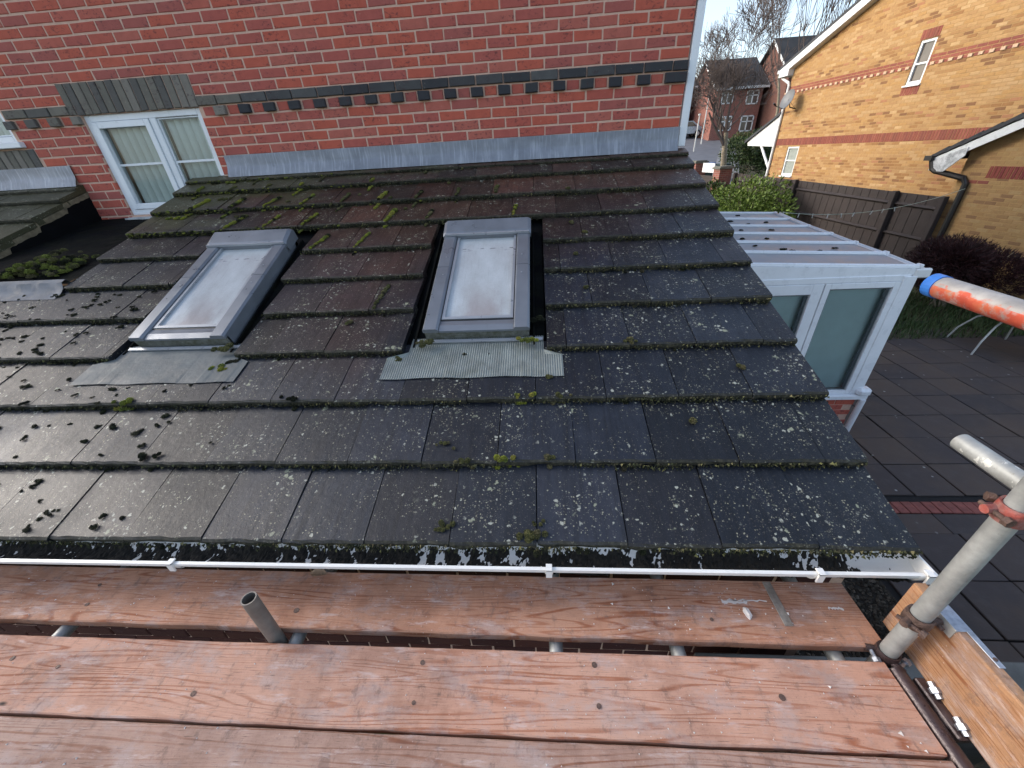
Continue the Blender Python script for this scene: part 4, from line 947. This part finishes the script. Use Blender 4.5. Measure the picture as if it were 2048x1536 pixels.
for k in range(-48, 62):
    z = k * .075
    if z < -2.6 or z > AZ - .1: continue
    y0, y1 = 4.0, EY
    if z + .07 > EZ:
        h = (z + .07 - EZ) / (AZ - EZ); y1 = EY - h * (EY - AY); y0 = max(4.0, lo_y + h * (AY - lo_y))
    ex = []
    if UW[2] - .07 < z < UW[3]: ex.append((UW[0], UW[1]))
    if LW[2] - .07 < z < LW[3]: ex.append((LW[0], LW[1]))
    if .69 <= z < .9 or 1.85 <= z < 2.08: ex.append((9.22, 9.74))
    if k in (-5, -4, -3): continue
    pal = YRED if k in (18, 19) else YEL
    if k == 17:
        y = 4.0
        while y < y1:
            for i, pl in ((0, YRED), (1, [(.60, .42, .28)])):
                for a, b in cut([(y + i * .1125, y + i * .1125 + .1025)], ex): brick_geo(m, a, b, z, z + .065, .0, random.choice(pl), .02, lambda p, q, r: y8(p, .009 + .02 * i - q, r))
            y += .225
        continue
    # whole patches of darker or redder bricks, as laid
    dk = sn(k * .9) + sn(k * .37 + 1)
    yrow(m, y8, z, y0, y1, (YEL[4:8] + YEL[9:] + YEL[:3] if dk > 1.0 else (YEL[:4] + YEL[6:7] if dk < -.2 else YEL + YEL[:5])) if pal is YEL else pal, k % 2, ex)
y = 4.0
while y < EY - .06:
    brick_geo(m, y, y + .064, -.375, -.155, .0, random.choice(YRED), .02, lambda p, q, r: y8(p, .009 - q, r)); y += .075
for i in range(7):
    for za in (.69, 1.86): brick_geo(m, 9.225 + i * .0735, 9.289 + i * .0735, za, za + .2, .0, random.choice(YRED), .02, lambda p, q, r: y8(p, .009 - q, r))
tag(m.build('brickwork', 'brick_yellow', ywall, attr=True, recentre=False), kind='stuff')
def ywin(q, pane, label, mull):
    a, b, c, d = q; w = thing_part('casement_window', yh, y8(a, 0, c), label); t = .06
    m = MB(); [m.box(*r, y8) for r in (((a, -.09, c), (a + t, -.02, d)), ((b - t, -.09, c), (b, -.02, d)), ((a + t, -.09, d - t), (b - t, -.02, d)), ((a + t, -.09, c), (b - t, -.02, c + t * 1.3)))]; m.build('frame', 'white_paint', w)
    MB().box((a + t, -.085, mull - .02), (b - t, -.025, mull + .02), y8).build('transom_bar', 'white_paint', w)
    MB().face([y8(a + t, -.06, c + t), y8(b - t, -.06, c + t), y8(b - t, -.06, d - t), y8(a + t, -.06, d - t)]).build('pane', pane, w)
    MB().box((a - .03, -.08, c - .035), (b + .03, .05, c), y8).build('window_sill', 'white_paint', w)
ywin(UW, 'dark_pane', 'narrow upper window with dark panes', 1.36); ywin(LW, 'net_pane', 'narrow ground floor window with pale net panes', -.88)
# gable roof, barge boards, soffit
m = MB(); OV = .22
for ya, za, yb_, zb in ((EY + .55, EZ - .2, AY, AZ), (lo_y - .55, EZ - .2, AY, AZ)):
    m.box((0, -9.2, .03), (1, OV, .13), lambda u, o, dz, ya=ya, za=za, yb_=yb_, zb=zb: y8(ya + (yb_ - ya) * u, o, za + (zb - za) * u + dz))
m.build('roof', 'far_roof', yh)
for ya, za, yb_, zb in ((EY + .5, EZ - .17, AY, AZ), (lo_y - .5, EZ - .17, AY, AZ)):
    m = MB(); m.box((0, OV - .03, -.20), (1, OV - .002, .03), lambda u, o, dz, ya=ya, za=za, yb_=yb_, zb=zb: y8(ya + (yb_ - ya) * u, o, za + (zb - za) * u + dz)); m.box((0, 0, -.21), (1, OV - .03, -.19), lambda u, o, dz, ya=ya, za=za, yb_=yb_, zb=zb: y8(ya + (yb_ - ya) * u, o, za + (zb - za) * u + dz)); m.build('barge_board', 'white_paint', yh)
m = MB(); m.box((EY - .02, -8.8, EZ - .38), (EY + .5, OV - .004, EZ - .17), y8); m.build('eaves_box', 'white_paint', yh)
m = MB(); m.box((EY + .5, -8.8, EZ - .25), (EY + .62, OV, EZ - .15), y8); m.build('eaves_gutter', 'white_paint', yh)
m = MB(); m.tube([y8(EY + .5, .08, EZ - .3), y8(EY + .45, .08, EZ - .4), y8(EY + .03, .06, EZ - .6), y8(EY - .01, .05, EZ - .7), y8(EY - .01, .05, GZ)], .045, 10); m.build('downpipe', 'white_paint', yh)
# porch canopy on the far side
m = MB(); m.prism([(14.68, -.40), (16.45, -.34), (16.5, -.2), (14.68, .64)], lambda a, y, z: y8(y, a, z), .0, .05); m.build('porch_side', 'white_paint', yh)
m = MB(); m.prism([(14.6, .66), (14.6, .74), (16.62, -.14), (16.62, -.24)], lambda a, y, z: y8(y, a, z), -2.2, .12); m.build('porch_roof', 'far_roof', yh)
m = MB(); m.tube([y8(15.5, .0, -.38), y8(14.68, .0, -1.15)], .05, 8); m.build('porch_brace', 'white_paint', yh)
# satellite dish
sdh = thing('satellite_dish', y8(13.9, .1, .75), 'grey satellite dish on the yellow gable wall by the white downpipe', 'dish')
c0 = y8(13.95, .42, 1.08); ax = (DN * .9 - DY * .12 + Vector((0, 0, .32))).normalized(); u_ = ax.cross(Vector((0, 0, 1))).normalized(); v_ = ax.cross(u_)
m = MB(); m.grid([[c0 + (u_ * cs(t * .3142) * .27 + v_ * sn(t * .3142) * .31) * r - ax * (.07 * (1 - r * r)) for t in range(20)] for r in (.05, .3, .55, .8, 1)], close=True); m.grid([[c0 + (u_ * cs(t * .3142) * .27 + v_ * sn(t * .3142) * .31) * r - ax * (.07 * (1 - r * r) + .012) for t in range(20)] for r in (.05, .3, .55, .8, 1)], close=True); m.build('reflector', 'dish', sdh, smooth=True)
m = MB(); m.tube([c0 - v_ * -.30 * 1, c0 + v_ * .32 + ax * .38], .012, 6); m.build('feed_arm', 'black_plastic', sdh)
m = MB(); m.tube([c0 + v_ * .30 + ax * .34, c0 + v_ * .27 + ax * .44], .035, 8); m.build('feed_horn', 'black_plastic', sdh)
m = MB(); m.tube([c0 - ax * .07, c0 - ax * .1 - DN * .1 - Vector((0, 0, .22)), y8(13.95, .02, .78)], .018, 8); m.tube([c0 - ax * .08, y8(13.8, .06, .72), y8(14.55, .03, .68)], .006, 5); m.build('bracket', 'black_plastic', sdh)

# garage wing
gar = thing('garage', y7(4.5, -3, GZ), 'yellow brick garage with black downpipe and peeling white barge board', 'garage')
GE, GZ2 = 6.42, -.50
def gtop(y): return GZ2 + .475 * (GE - y)
m = MB(); m.box((.5, -.25, GZ), (GE, 0, GZ2), y7); m.face([y7(GE, 0, GZ2), y7(.5, 0, GZ2), y7(.5, 0, gtop(3.4) - .475 * 2.9), y7(3.4, 0, gtop(3.4))]); m.box((.5, -5, GZ), (GE - .002, -.25, GZ2), y7); gwall = m.build('wall', 'mortar_yellow', gar)
m = MB(); GY = [(.38, .245, .105), (.36, .22, .095), (.40, .27, .125), (.33, .20, .09), (.37, .23, .10), (.26, .15, .075), (.38, .24, .105), (.40, .255, .115)]
for k in range(-44, 13):
    z = k * .075
    y1 = GE if z + .065 < GZ2 else GE - (z + .065 - GZ2) / .475
    if y1 < 3.2: continue
    ex = [(1.0, 5.9)] if -1.1 < z < -.86 else []
    pal = GY
    if k == -16: pal = YRED + GY[:2]
    yrow(m, y7, z, .6, y1, pal, k % 2, ex)
y = 1.0
while y < 5.85:
    brick_geo(m, y, y + .065, -1.085, -.862, .0, random.choice([(.2, .05, .045), (.24, .065, .05)]), .02, lambda p, q, r: y7(p, .009 - q, r)); y += .0753
tag(m.build('brickwork', 'brick_yellow', gwall, attr=True, recentre=False), kind='stuff')
m = MB()
for i in range(14):
    s0_, s1_ = 7.05 - i * .28, 7.05 - i * .28 - .32
    m.box((s1_, -5.2, -.03), (s0_, .24, .05), lambda y, o, dz, s0_=s0_: y7(y, o, gtop(y) + .12 + dz - .10 * (y - s0_ + .3)))
m.build('roof', 'far_roof', gar)
m = MB(); m.box((0, .19, -.13), (1, .215, .05), lambda u, o, dz: y7(6.95 - 3.6 * u, o, gtop(6.95 - 3.6 * u) + dz)); m.build('barge_board', 'white_paint', gar)
m = MB(); m.prism([(6.96, -.78), (6.96, -.96), (6.62, -.98), (6.30, -.66), (6.30, -.5), (6.6, -.6)], lambda a, y, z: y7(y, a, z), .217, .235); m.build('barge_foot', 'peeling_paint', gar)
m = MB(); m.box((6.95, -4, -.76), (7.12, .30, -.66), y7); m.build('eaves_gutter', 'black_plastic', gar)
m = MB(); m.tube([y7(7.0, .2, -.74), y7(6.9, .2, -.93), y7(6.82, .19, -.97), y7(6.25, .07, -1.10), y7(6.16, .06, -1.2), y7(6.14, .06, GZ)], .06, 8); m.build('downpipe', 'black_plastic', gar)

# ------------------------------------------------------------------ fence, piers, line
yf = YP(7.9)
fen = thing('boundary_fence', yf(11, 0, GZ), 'dark brown close board fence in front of the yellow house', 'fence')
fb = MB().box((-.072, -.008, 0), (.072, .008, 1), ch=.003).mesh('board', 'fence')
rotf = Matrix.Rotation(math.atan2(DY.y, DY.x), 4, 'Z')
y = 6.45; i = 0
while y < 17.0:
    zt = -1.50 + .02 * (y - 6.4); zt = min(zt, -1.30)
    if not (15.3 < y < 16.3):
        p = yf(y, -.02 + (.01 if i % 2 else 0), GZ + .05); inst('board', fb, Matrix.Translation(p) @ rotf @ Matrix.Diagonal((1, 1, zt - GZ - .05, 1)), fen)
    y += .138; i += 1
for y in (6.36, 7.61, 9.5, 11.42, 13.4, 15.25):
    zt = min(-1.47 + .02 * (y - 6.4), -1.28)
    if y in (9.5, 13.4): continue
    m = MB(); m.box((y - .06, -.005, GZ), (y + .06, .115, zt), yf, ch=.012); m.build('post', 'fence', fen)
for ya, yb_ in ((6.42, 7.55), (7.67, 11.36), (11.48, 15.2)):
    for dz in (-.26, -.95, -1.65):
        za, zb = min(-1.50 + .02 * (ya - 6.4), -1.3) + dz, min(-1.5 + .02 * (yb_ - 6.4), -1.3) + dz
        m = MB(); m.prism([(-.004, -.045), (-.004, .045), (.05, .0)], lambda u, o, dd: yf(ya + (yb_ - ya) * u, o, za + (zb - za) * u + dd), 0, 1); m.build('rail', 'fence', fen)
for yy, wd, zt, lab in ((15.75, .27, -1.05, 'red brick gate pier with stone cap in front of the bare tree'), (18.1, .26, -.86, 'farther red brick gate pier beside the white sign')):
    pr = thing('gate_pier', YP(7.55)(yy, 0, gz(yy)), lab, 'pier', 'gate piers'); yq = YP(7.55)
    m = MB(); m.box((yy - wd, -wd, GZ - .2), (yy + wd, wd, zt - .1), yq); m.build('shaft', 'brick_far', pr)
    m = MB(); m.box((yy - wd - .06, -wd - .06, zt - .1), (yy + wd + .06, wd + .06, zt - .03), yq); m.box((yy - wd, -wd, zt - .03), (yy + wd, wd, zt + .01), yq); m.build('cap', 'stone_cap', pr)
m = MB(); m.box((16.5, .0, -1.33), (17.6, .03, -.95), YP(7.55)); tag(m.build('notice_board', 'white_paint'), 'blank white board between the two brick piers', 'sign')
m = MB(); m.box((15.9, .0, -3.2), (18.0, .05, -1.45), YP(7.5)); m.box((15.9, .05, -1.75), (18, .1, -1.62), YP(7.5)); tag(m.build('side_gate', 'fence'), 'dark brown gate panel between the piers', 'gate')
A_, B_ = Vector((3.45, 4.32, -1.34)), y7(6.1, .08, -1.30)
cl = thing('clothes_line', A_, 'thin washing line with pegs running to the black downpipe', 'washing line')
LP = [A_.lerp(B_, t) + Vector((0, 0, -.22 * 4 * t * (1 - t))) for t in [i / 24 for i in range(25)]]
m = MB(); m.tube(LP, .005, 5); m.build('cord', 'line', cl)
for t in (.02, .10, .17, .25, .32, .39, .49, .55, .61):
    k = t * 24; p = LP[int(k)].lerp(LP[int(k) + 1], k % 1); d = Vector((ru(-.3, .3), ru(-.3, .3), -1)).normalized()
    m = MB(); m.tube([p + Vector((0, 0, .012)) , p + d * .07], [.011, .008], 5); m.build('peg', 'white_metal', cl)
# garden table at the right edge
tb_ = thing('garden_table', (6.6, 2.35, GZ), 'garden table with thin white curved legs half hidden by the rail', 'table')
m = MB(); m.tube([(6.75, 2.55, GZ + .70), (6.75, 2.55, GZ + .73)], .55, 28); m.build('table_top', 'grey_table', tb_)
for a in (.6, 2.2, 3.5, 4.7):
    m = MB(); c, s_ = cs(a), sn(a); m.tube([(6.75 + c * .1, 2.55 + s_ * .1, GZ + .68), (6.75 + c * .4, 2.55 + s_ * .4, GZ + .5), (6.75 + c * .55, 2.55 + s_ * .55, GZ + .25), (6.75 + c * .62, 2.55 + s_ * .62, GZ)], .014, 7); m.build('leg', 'white_metal', tb_)

# ------------------------------------------------------------------ planting
def bush(name, label, cat, c, rad, n, size, cols, stems=True, spiky=False, group=None):
    c = Vector(c); root = thing(name, (c.x, c.y, c.z), label, cat, group); m = MB(); lobes = [(Vector((ru(-.5, .5) * rad[0], ru(-.5, .5) * rad[1], ru(.35, .75) * rad[2])), ru(.45, .7)) for _ in range(9)]
    for i in range(n):
        l, k = random.choice(lobes); d = Vector((ru(-1, 1), ru(-1, 1), ru(-.7, 1))); 
        if d.length < .05: continue
        d.normalize(); r = ru(.55, 1.0) ** .6
        p = c + l + Vector((d.x * rad[0] * k * r, d.y * rad[1] * k * r, d.z * rad[2] * .55 * k * r))
        if p.z < c.z + .02: p.z = c.z + ru(.02, .2)
        col = random.choice(cols); f_ = ru(.7, 1.25); col = tuple(v * f_ for v in col)
        t = (d + Vector((ru(-.8, .8), ru(-.8, .8), ru(-.3, .9)))).normalized(); a = t.orthogonal().normalized(); a.rotate(Quaternion(t, ru(0, 6.3))); s_ = size * ru(.6, 1.3)
        if spiky: m.face([p - a * s_ * .22, p + a * s_ * .22, p + t * s_ * 2.6], col)
        else: m.face([p, p + t * s_ + a * s_ * .45, p + t * s_ * 2, p + t * s_ - a * s_ * .45], col)
    m.build('foliage', 'leaf', root, attr=True, recentre=False)
    if stems:
        m = MB(); [m.tube([c + Vector((ru(-.1, .1), ru(-.1, .1), 0)), c + Vector((ru(-.5, .5) * rad[0], ru(-.5, .5) * rad[1], rad[2] * .8))], [.02, .006], 5) for _ in range(9)]; m.build('stem', 'bark', root)
GREENS = [(.10, .16, .025), (.13, .20, .035), (.08, .13, .022), (.16, .22, .05)]; DKG = [(.02, .04, .012), (.03, .055, .016), (.04, .06, .02), (.055, .075, .025)]
bush('light_shrub', 'bright green shrub between conservatory and fence', 'shrub', (6.5, 11.9, GZ), (1.35, 1.7, 2.1), 6500, .06, GREENS)
bush('dark_shrub', 'darker green shrub at the foot of the brick pier', 'shrub', (6.4, 14.6, GZ), (.8, .9, 2.1), 2500, .06, DKG + GREENS[2:3])
bush('purple_shrub', 'rounded dark purple shrub in front of the garage wall', 'shrub', (7.5, 4.6, -3.45), (.95, .85, 1.5), 30000, .034, [(.030, .010, .012), (.042, .014, .016), (.022, .010, .010), (.06, .022, .02)], spiky=True)
bush('clipped_hedge', 'rounded dark green hedge behind the brick pier', 'hedge', (12.0, 24.5, gz(24.5)), (1.5, 1.3, 2.3), 5500, .07, DKG[1:] + [(.05, .09, .02)])
bush('evergreen_bush', 'nearly black evergreen bush beside the porch', 'shrub', (13.2, 23.5, gz(23.5)), (1.2, 1.2, 2.2), 4000, .07, DKG[:2])
bush('street_bush', 'yellow green low bush along the far pavement', 'shrub', (16.0, 34.5, gz(34.5)), (1.2, 1.2, 1.3), 1800, .09, [(.08, .09, .03), (.10, .11, .03), (.06, .07, .03)])
bush('street_bush', 'grey green low bush right of the yellow green one', 'shrub', (18.0, 35.5, gz(35.5)), (1.7, 1.2, 1.5), 2000, .09, DKG + [(.06, .065, .04)])
bush('street_bush', 'tall grey shrub beside the parked car', 'shrub', (17.0, 43.5, gz(43.5)), (1.6, 1.2, 2.2), 1800, .11, [(.05, .06, .05), (.035, .045, .04)])

bush('dark_plant', 'dark leafy plants below the toe board at the lower right corner', 'plant', (1.5, -3.9, GZ), (2.2, .75, 1.1), 7000, .05, DKG[:2] + [(.03, .03, .018)])
def bare_tree(name, label, base, h, r, seed, spread=.75, levels=6, kids=3, lean=(0, 0), trunk=.36, group=None, upright=.35, minr=.006):
    rg = random.Random(seed); base = Vector(base); root = thing(name, base, label, 'tree', group); tm, cm = MB(), MB()
    def grow(p, d, L, rad, lv):
        n = 4 if lv < 2 else 3; pts = [p]; q = p.copy(); dd = d.copy()
        for i in range(n):
            dd = (dd + Vector((rg.uniform(-1, 1), rg.uniform(-1, 1), rg.uniform(-.6, 1))) * .13 + Vector((0, 0, upright * .12))).normalized(); q = q + dd * (L / n); pts.append(q.copy())
        rr = [max(minr, rad * (1 - .42 * i / n)) for i in range(n + 1)]
        (tm if lv == 0 else cm).tube(pts, rr, 9 if lv == 0 else (5 if lv < 3 else 3), cap=False)
        if lv >= levels: return
        k = kids + (1 if lv in (0, 1) else 0) + (rg.random() < .5)
        for i in range(k):
            j = rg.randrange(2 if lv else 3, n + 1); a = rg.uniform(0, 6.28); u = dd.orthogonal().normalized(); u.rotate(Quaternion(dd, a + i * 2.4))
            nd = (dd * rg.uniform(.55, 1) + u * spread * rg.uniform(.6, 1.1)).normalized()
            grow(pts[j], nd, L * rg.uniform(.58, .82), rr[j] * (.62 if lv else .6), lv + 1)
    grow(base, Vector((lean[0], lean[1], 1)).normalized(), h * trunk, r, 0)
    tm.build('trunk', 'bark', root, smooth=True); cm.build('crown', 'twig', root)
bare_tree('bare_tree', 'leafless tree with mottled trunk behind the brick pier', (9.75, 22.3, gz(22.3) - .1), 9.6, .20, 12, .74, 6, 3, (-.03, 0), .30, None, .6, .0085)
FT = ((19.5, 37, 15, 3, 'thin leafless tree just right of the mottled trunk, leftmost of the far trees'), (21.5, 39, 17, 5, 'second thin leafless tree from the left beyond the street'), (23.5, 41, 18, 8, 'third thin leafless tree from the left beyond the street'), (25.5, 42, 18, 21, 'fourth thin leafless tree from the left, touching the yellow gable line'), (28, 44, 19, 31, 'fifth thin leafless tree, half hidden behind the yellow gable'), (31, 46, 19, 33, 'thin leafless tree mostly hidden behind the yellow roof'))
for x, y, h, sd_, lab in FT:
    bare_tree('bare_tree', lab, (x, y, gz(y)), h, .13, sd_, .26, 6, 3, (0, 0), .34, 'bare trees beyond the street', .9, .011)

# ------------------------------------------------------------------ far side of the street
def far_house(label, x0, x1, y0, y1, eave, ridge, mat, wins, gable_x=None, name='terraced_house'):
    g = gz(y0); r_ = thing(name, ((x0 + x1) / 2, (y0 + y1) / 2, g), label, 'house', 'houses across the street')
    m = MB(); m.box((x0, y0, g - .5), (x1, y1, eave)); ym = (y0 + y1) / 2
    for xx in (x0, x1): m.face([(xx, y0, eave), (xx, y1, eave), (xx, ym, ridge - .1)])
    m.build('wall', mat, r_)
    m = MB(); m.prism([(y0 - .4, eave - .12), (ym, ridge), (y1 + .4, eave - .12), (y1 + .4, eave), (ym, ridge + .14), (y0 - .4, eave)], lambda a, y, z: (a, y, z), x0 - .3, x1 + .3); m.build('roof', 'far_roof', r_)
    m = MB(); m.box((x0 - .3, y0 - .5, eave - .2), (x1 + .3, y0 - .4, eave)); m.build('eaves_gutter', 'white_paint', r_)
    for xx in (x0 - .32, x1 + .3):
        m = MB(); m.prism([(y0 - .4, eave - .25), (ym, ridge - .12), (ym, ridge + .1), (y0 - .4, eave)], lambda a, y, z: (a, y, z), xx, xx + .03); m.build('barge_board', 'white_paint', r_)
    for wx, wz, ww, wh in wins:
        m = MB(); [m.box(*q) for q in (((wx, y0 - .05, wz), (wx + .1, y0, wz + wh)), ((wx + ww - .1, y0 - .05, wz), (wx + ww, y0, wz + wh)), ((wx, y0 - .05, wz), (wx + ww, y0, wz + .1)), ((wx, y0 - .05, wz + wh - .1), (wx + ww, y0, wz + wh)), ((wx + ww / 2 - .05, y0 - .05, wz), (wx + ww / 2 + .05, y0, wz + wh)), ((wx, y0 - .05, wz + wh * .6), (wx + ww, y0, wz + wh * .6 + .08)))]
        w_ = m.build('window', 'white_paint', r_); MB().face([(wx, y0 - .02, wz), (wx + ww, y0 - .02, wz), (wx + ww, y0 - .02, wz + wh), (wx, y0 - .02, wz + wh)]).build('pane', 'dark_pane', w_)
    return r_
far_house('red brick house with dark roof across the street behind the bare tree', 15.9, 20.1, 42, 49, 4.15, 6.6, 'brick_far', [(16.4, 2.9, 1.1, 1.1), (18.7, 2.75, 1.1, 1.1), (16.5, .75, 1.3, 1.2), (18.6, .6, 1.2, 1.3)])
far_house('brown brick house with steep gable beside the porch', 20.6, 24.5, 39, 46, 4.6, 7.4, 'brick_far_brown', [(21.2, 1.2, 1.2, 1.2)])
far_house('pale trimmed brick house at the left end of the street', 8.5, 15.3, 47, 54, 4.9, 7.6, 'brick_far', [(12.6, 3.3, 1.2, 1.2), (14.0, 3.3, .9, 1.2), (13.2, 1.2, 1.4, 1.2)])
hill = MB(); hill.grid([[(x, y, gz(y) + (4 + 2.2 * sn(x * .05) if y > 120 else -1)) for x in range(-120, 200, 20)] for y in (90, 135, 260)]); tag(hill.build('hills', 'ground'), kind='structure')
# street furniture
for x, y, h, lab in ((12.6, 36.0, 2.6, 'short white post at the road edge nearest the house corner'), (14.55, 40.0, 4.6, 'slim white street lamp post beyond the road')):
    p = thing('lamp_post' if h > 3 else 'street_post', (x, y, gz(y)), lab, 'post'); m = MB(); m.tube([(x, y, gz(y)), (x, y, gz(y) + h)], [.06, .045], 8); m.build('shaft', 'white_metal', p)
    m = MB(); m.box((x - .08, y - .08, gz(y) + h - .02), (x + .08, y + .12, gz(y) + h + .12), ch=.02); m.build('head', 'white_metal', p)
def bin_(x, y, lab, lid):
    z = gz(y); r_ = thing('wheelie_bin', (x, y, z), lab, 'bin', 'wheelie bins behind the piers'); m = MB()
    m.grid([[(x + sx * w, y + sy * w * 1.15, z + zz) for sx, sy in ((-1, -1), (1, -1), (1, 1), (-1, 1))] for zz, w in ((.05, .22), (.95, .28))], close=True); m.face([(x - .28, y - .32, z + .95), (x + .28, y - .32, z + .95), (x + .28, y + .32, z + .95), (x - .28, y + .32, z + .95)]); m.build('bin_body', 'bin_green', r_)
    m = MB(); m.box((x - .31, y - .36, z + .95), (x + .31, y + .34, z + 1.03), ch=.02); m.build('lid', lid, r_)
    for sx in (-.24, .24):
        m = MB(); m.tube([(x + sx - .03, y + .3, z + .1), (x + sx + .03, y + .3, z + .1)], .1, 12); m.build('wheel', 'tyre', r_)
bin_(9.55, 24.2, 'wheelie bin with blue lid left of the tree trunk', 'bin_blue'); bin_(10.2, 23.6, 'dark wheelie bin right beside the tree trunk', 'bin_green')
# parked car, partly behind the corner downpipe
car = thing('parked_car', (14.2, 45.2, gz(45)), 'pale blue parked car at the top of the road by the house corner', 'car')
cz = gz(45.2)
prof = [(-2.1, .35), (-2.1, .75), (-1.3, .92), (-.75, 1.42), (.75, 1.45), (1.5, .95), (2.1, .85), (2.15, .35)]
m = MB(); m.prism(prof, lambda a, x, z: (14.2 + x, 45.2 + a, cz + z), -.85, .85); cb = m.build('body', 'car_paint', car)
m = MB(); m.prism([(-1.1, .95), (-.7, 1.36), (.68, 1.38), (1.2, .97)], lambda a, x, z: (14.2 + x, 45.2 + a, cz + z), -.86, .86); m.build('side_window', 'dark_pane', car)
for sx in (-1.35, 1.35):
    for sy in (-.8, .8):
        m = MB(); m.tube([(14.2 + sx, 45.2 + sy - .1, cz + .32), (14.2 + sx, 45.2 + sy + .1, cz + .32)], .32, 16); wl = m.build('wheel', 'tyre', car)
        m = MB(); m.tube([(14.2 + sx, 45.2 + sy - .11, cz + .32), (14.2 + sx, 45.2 + sy + .11, cz + .32)], .18, 12); m.build('rim', 'white_metal', wl)
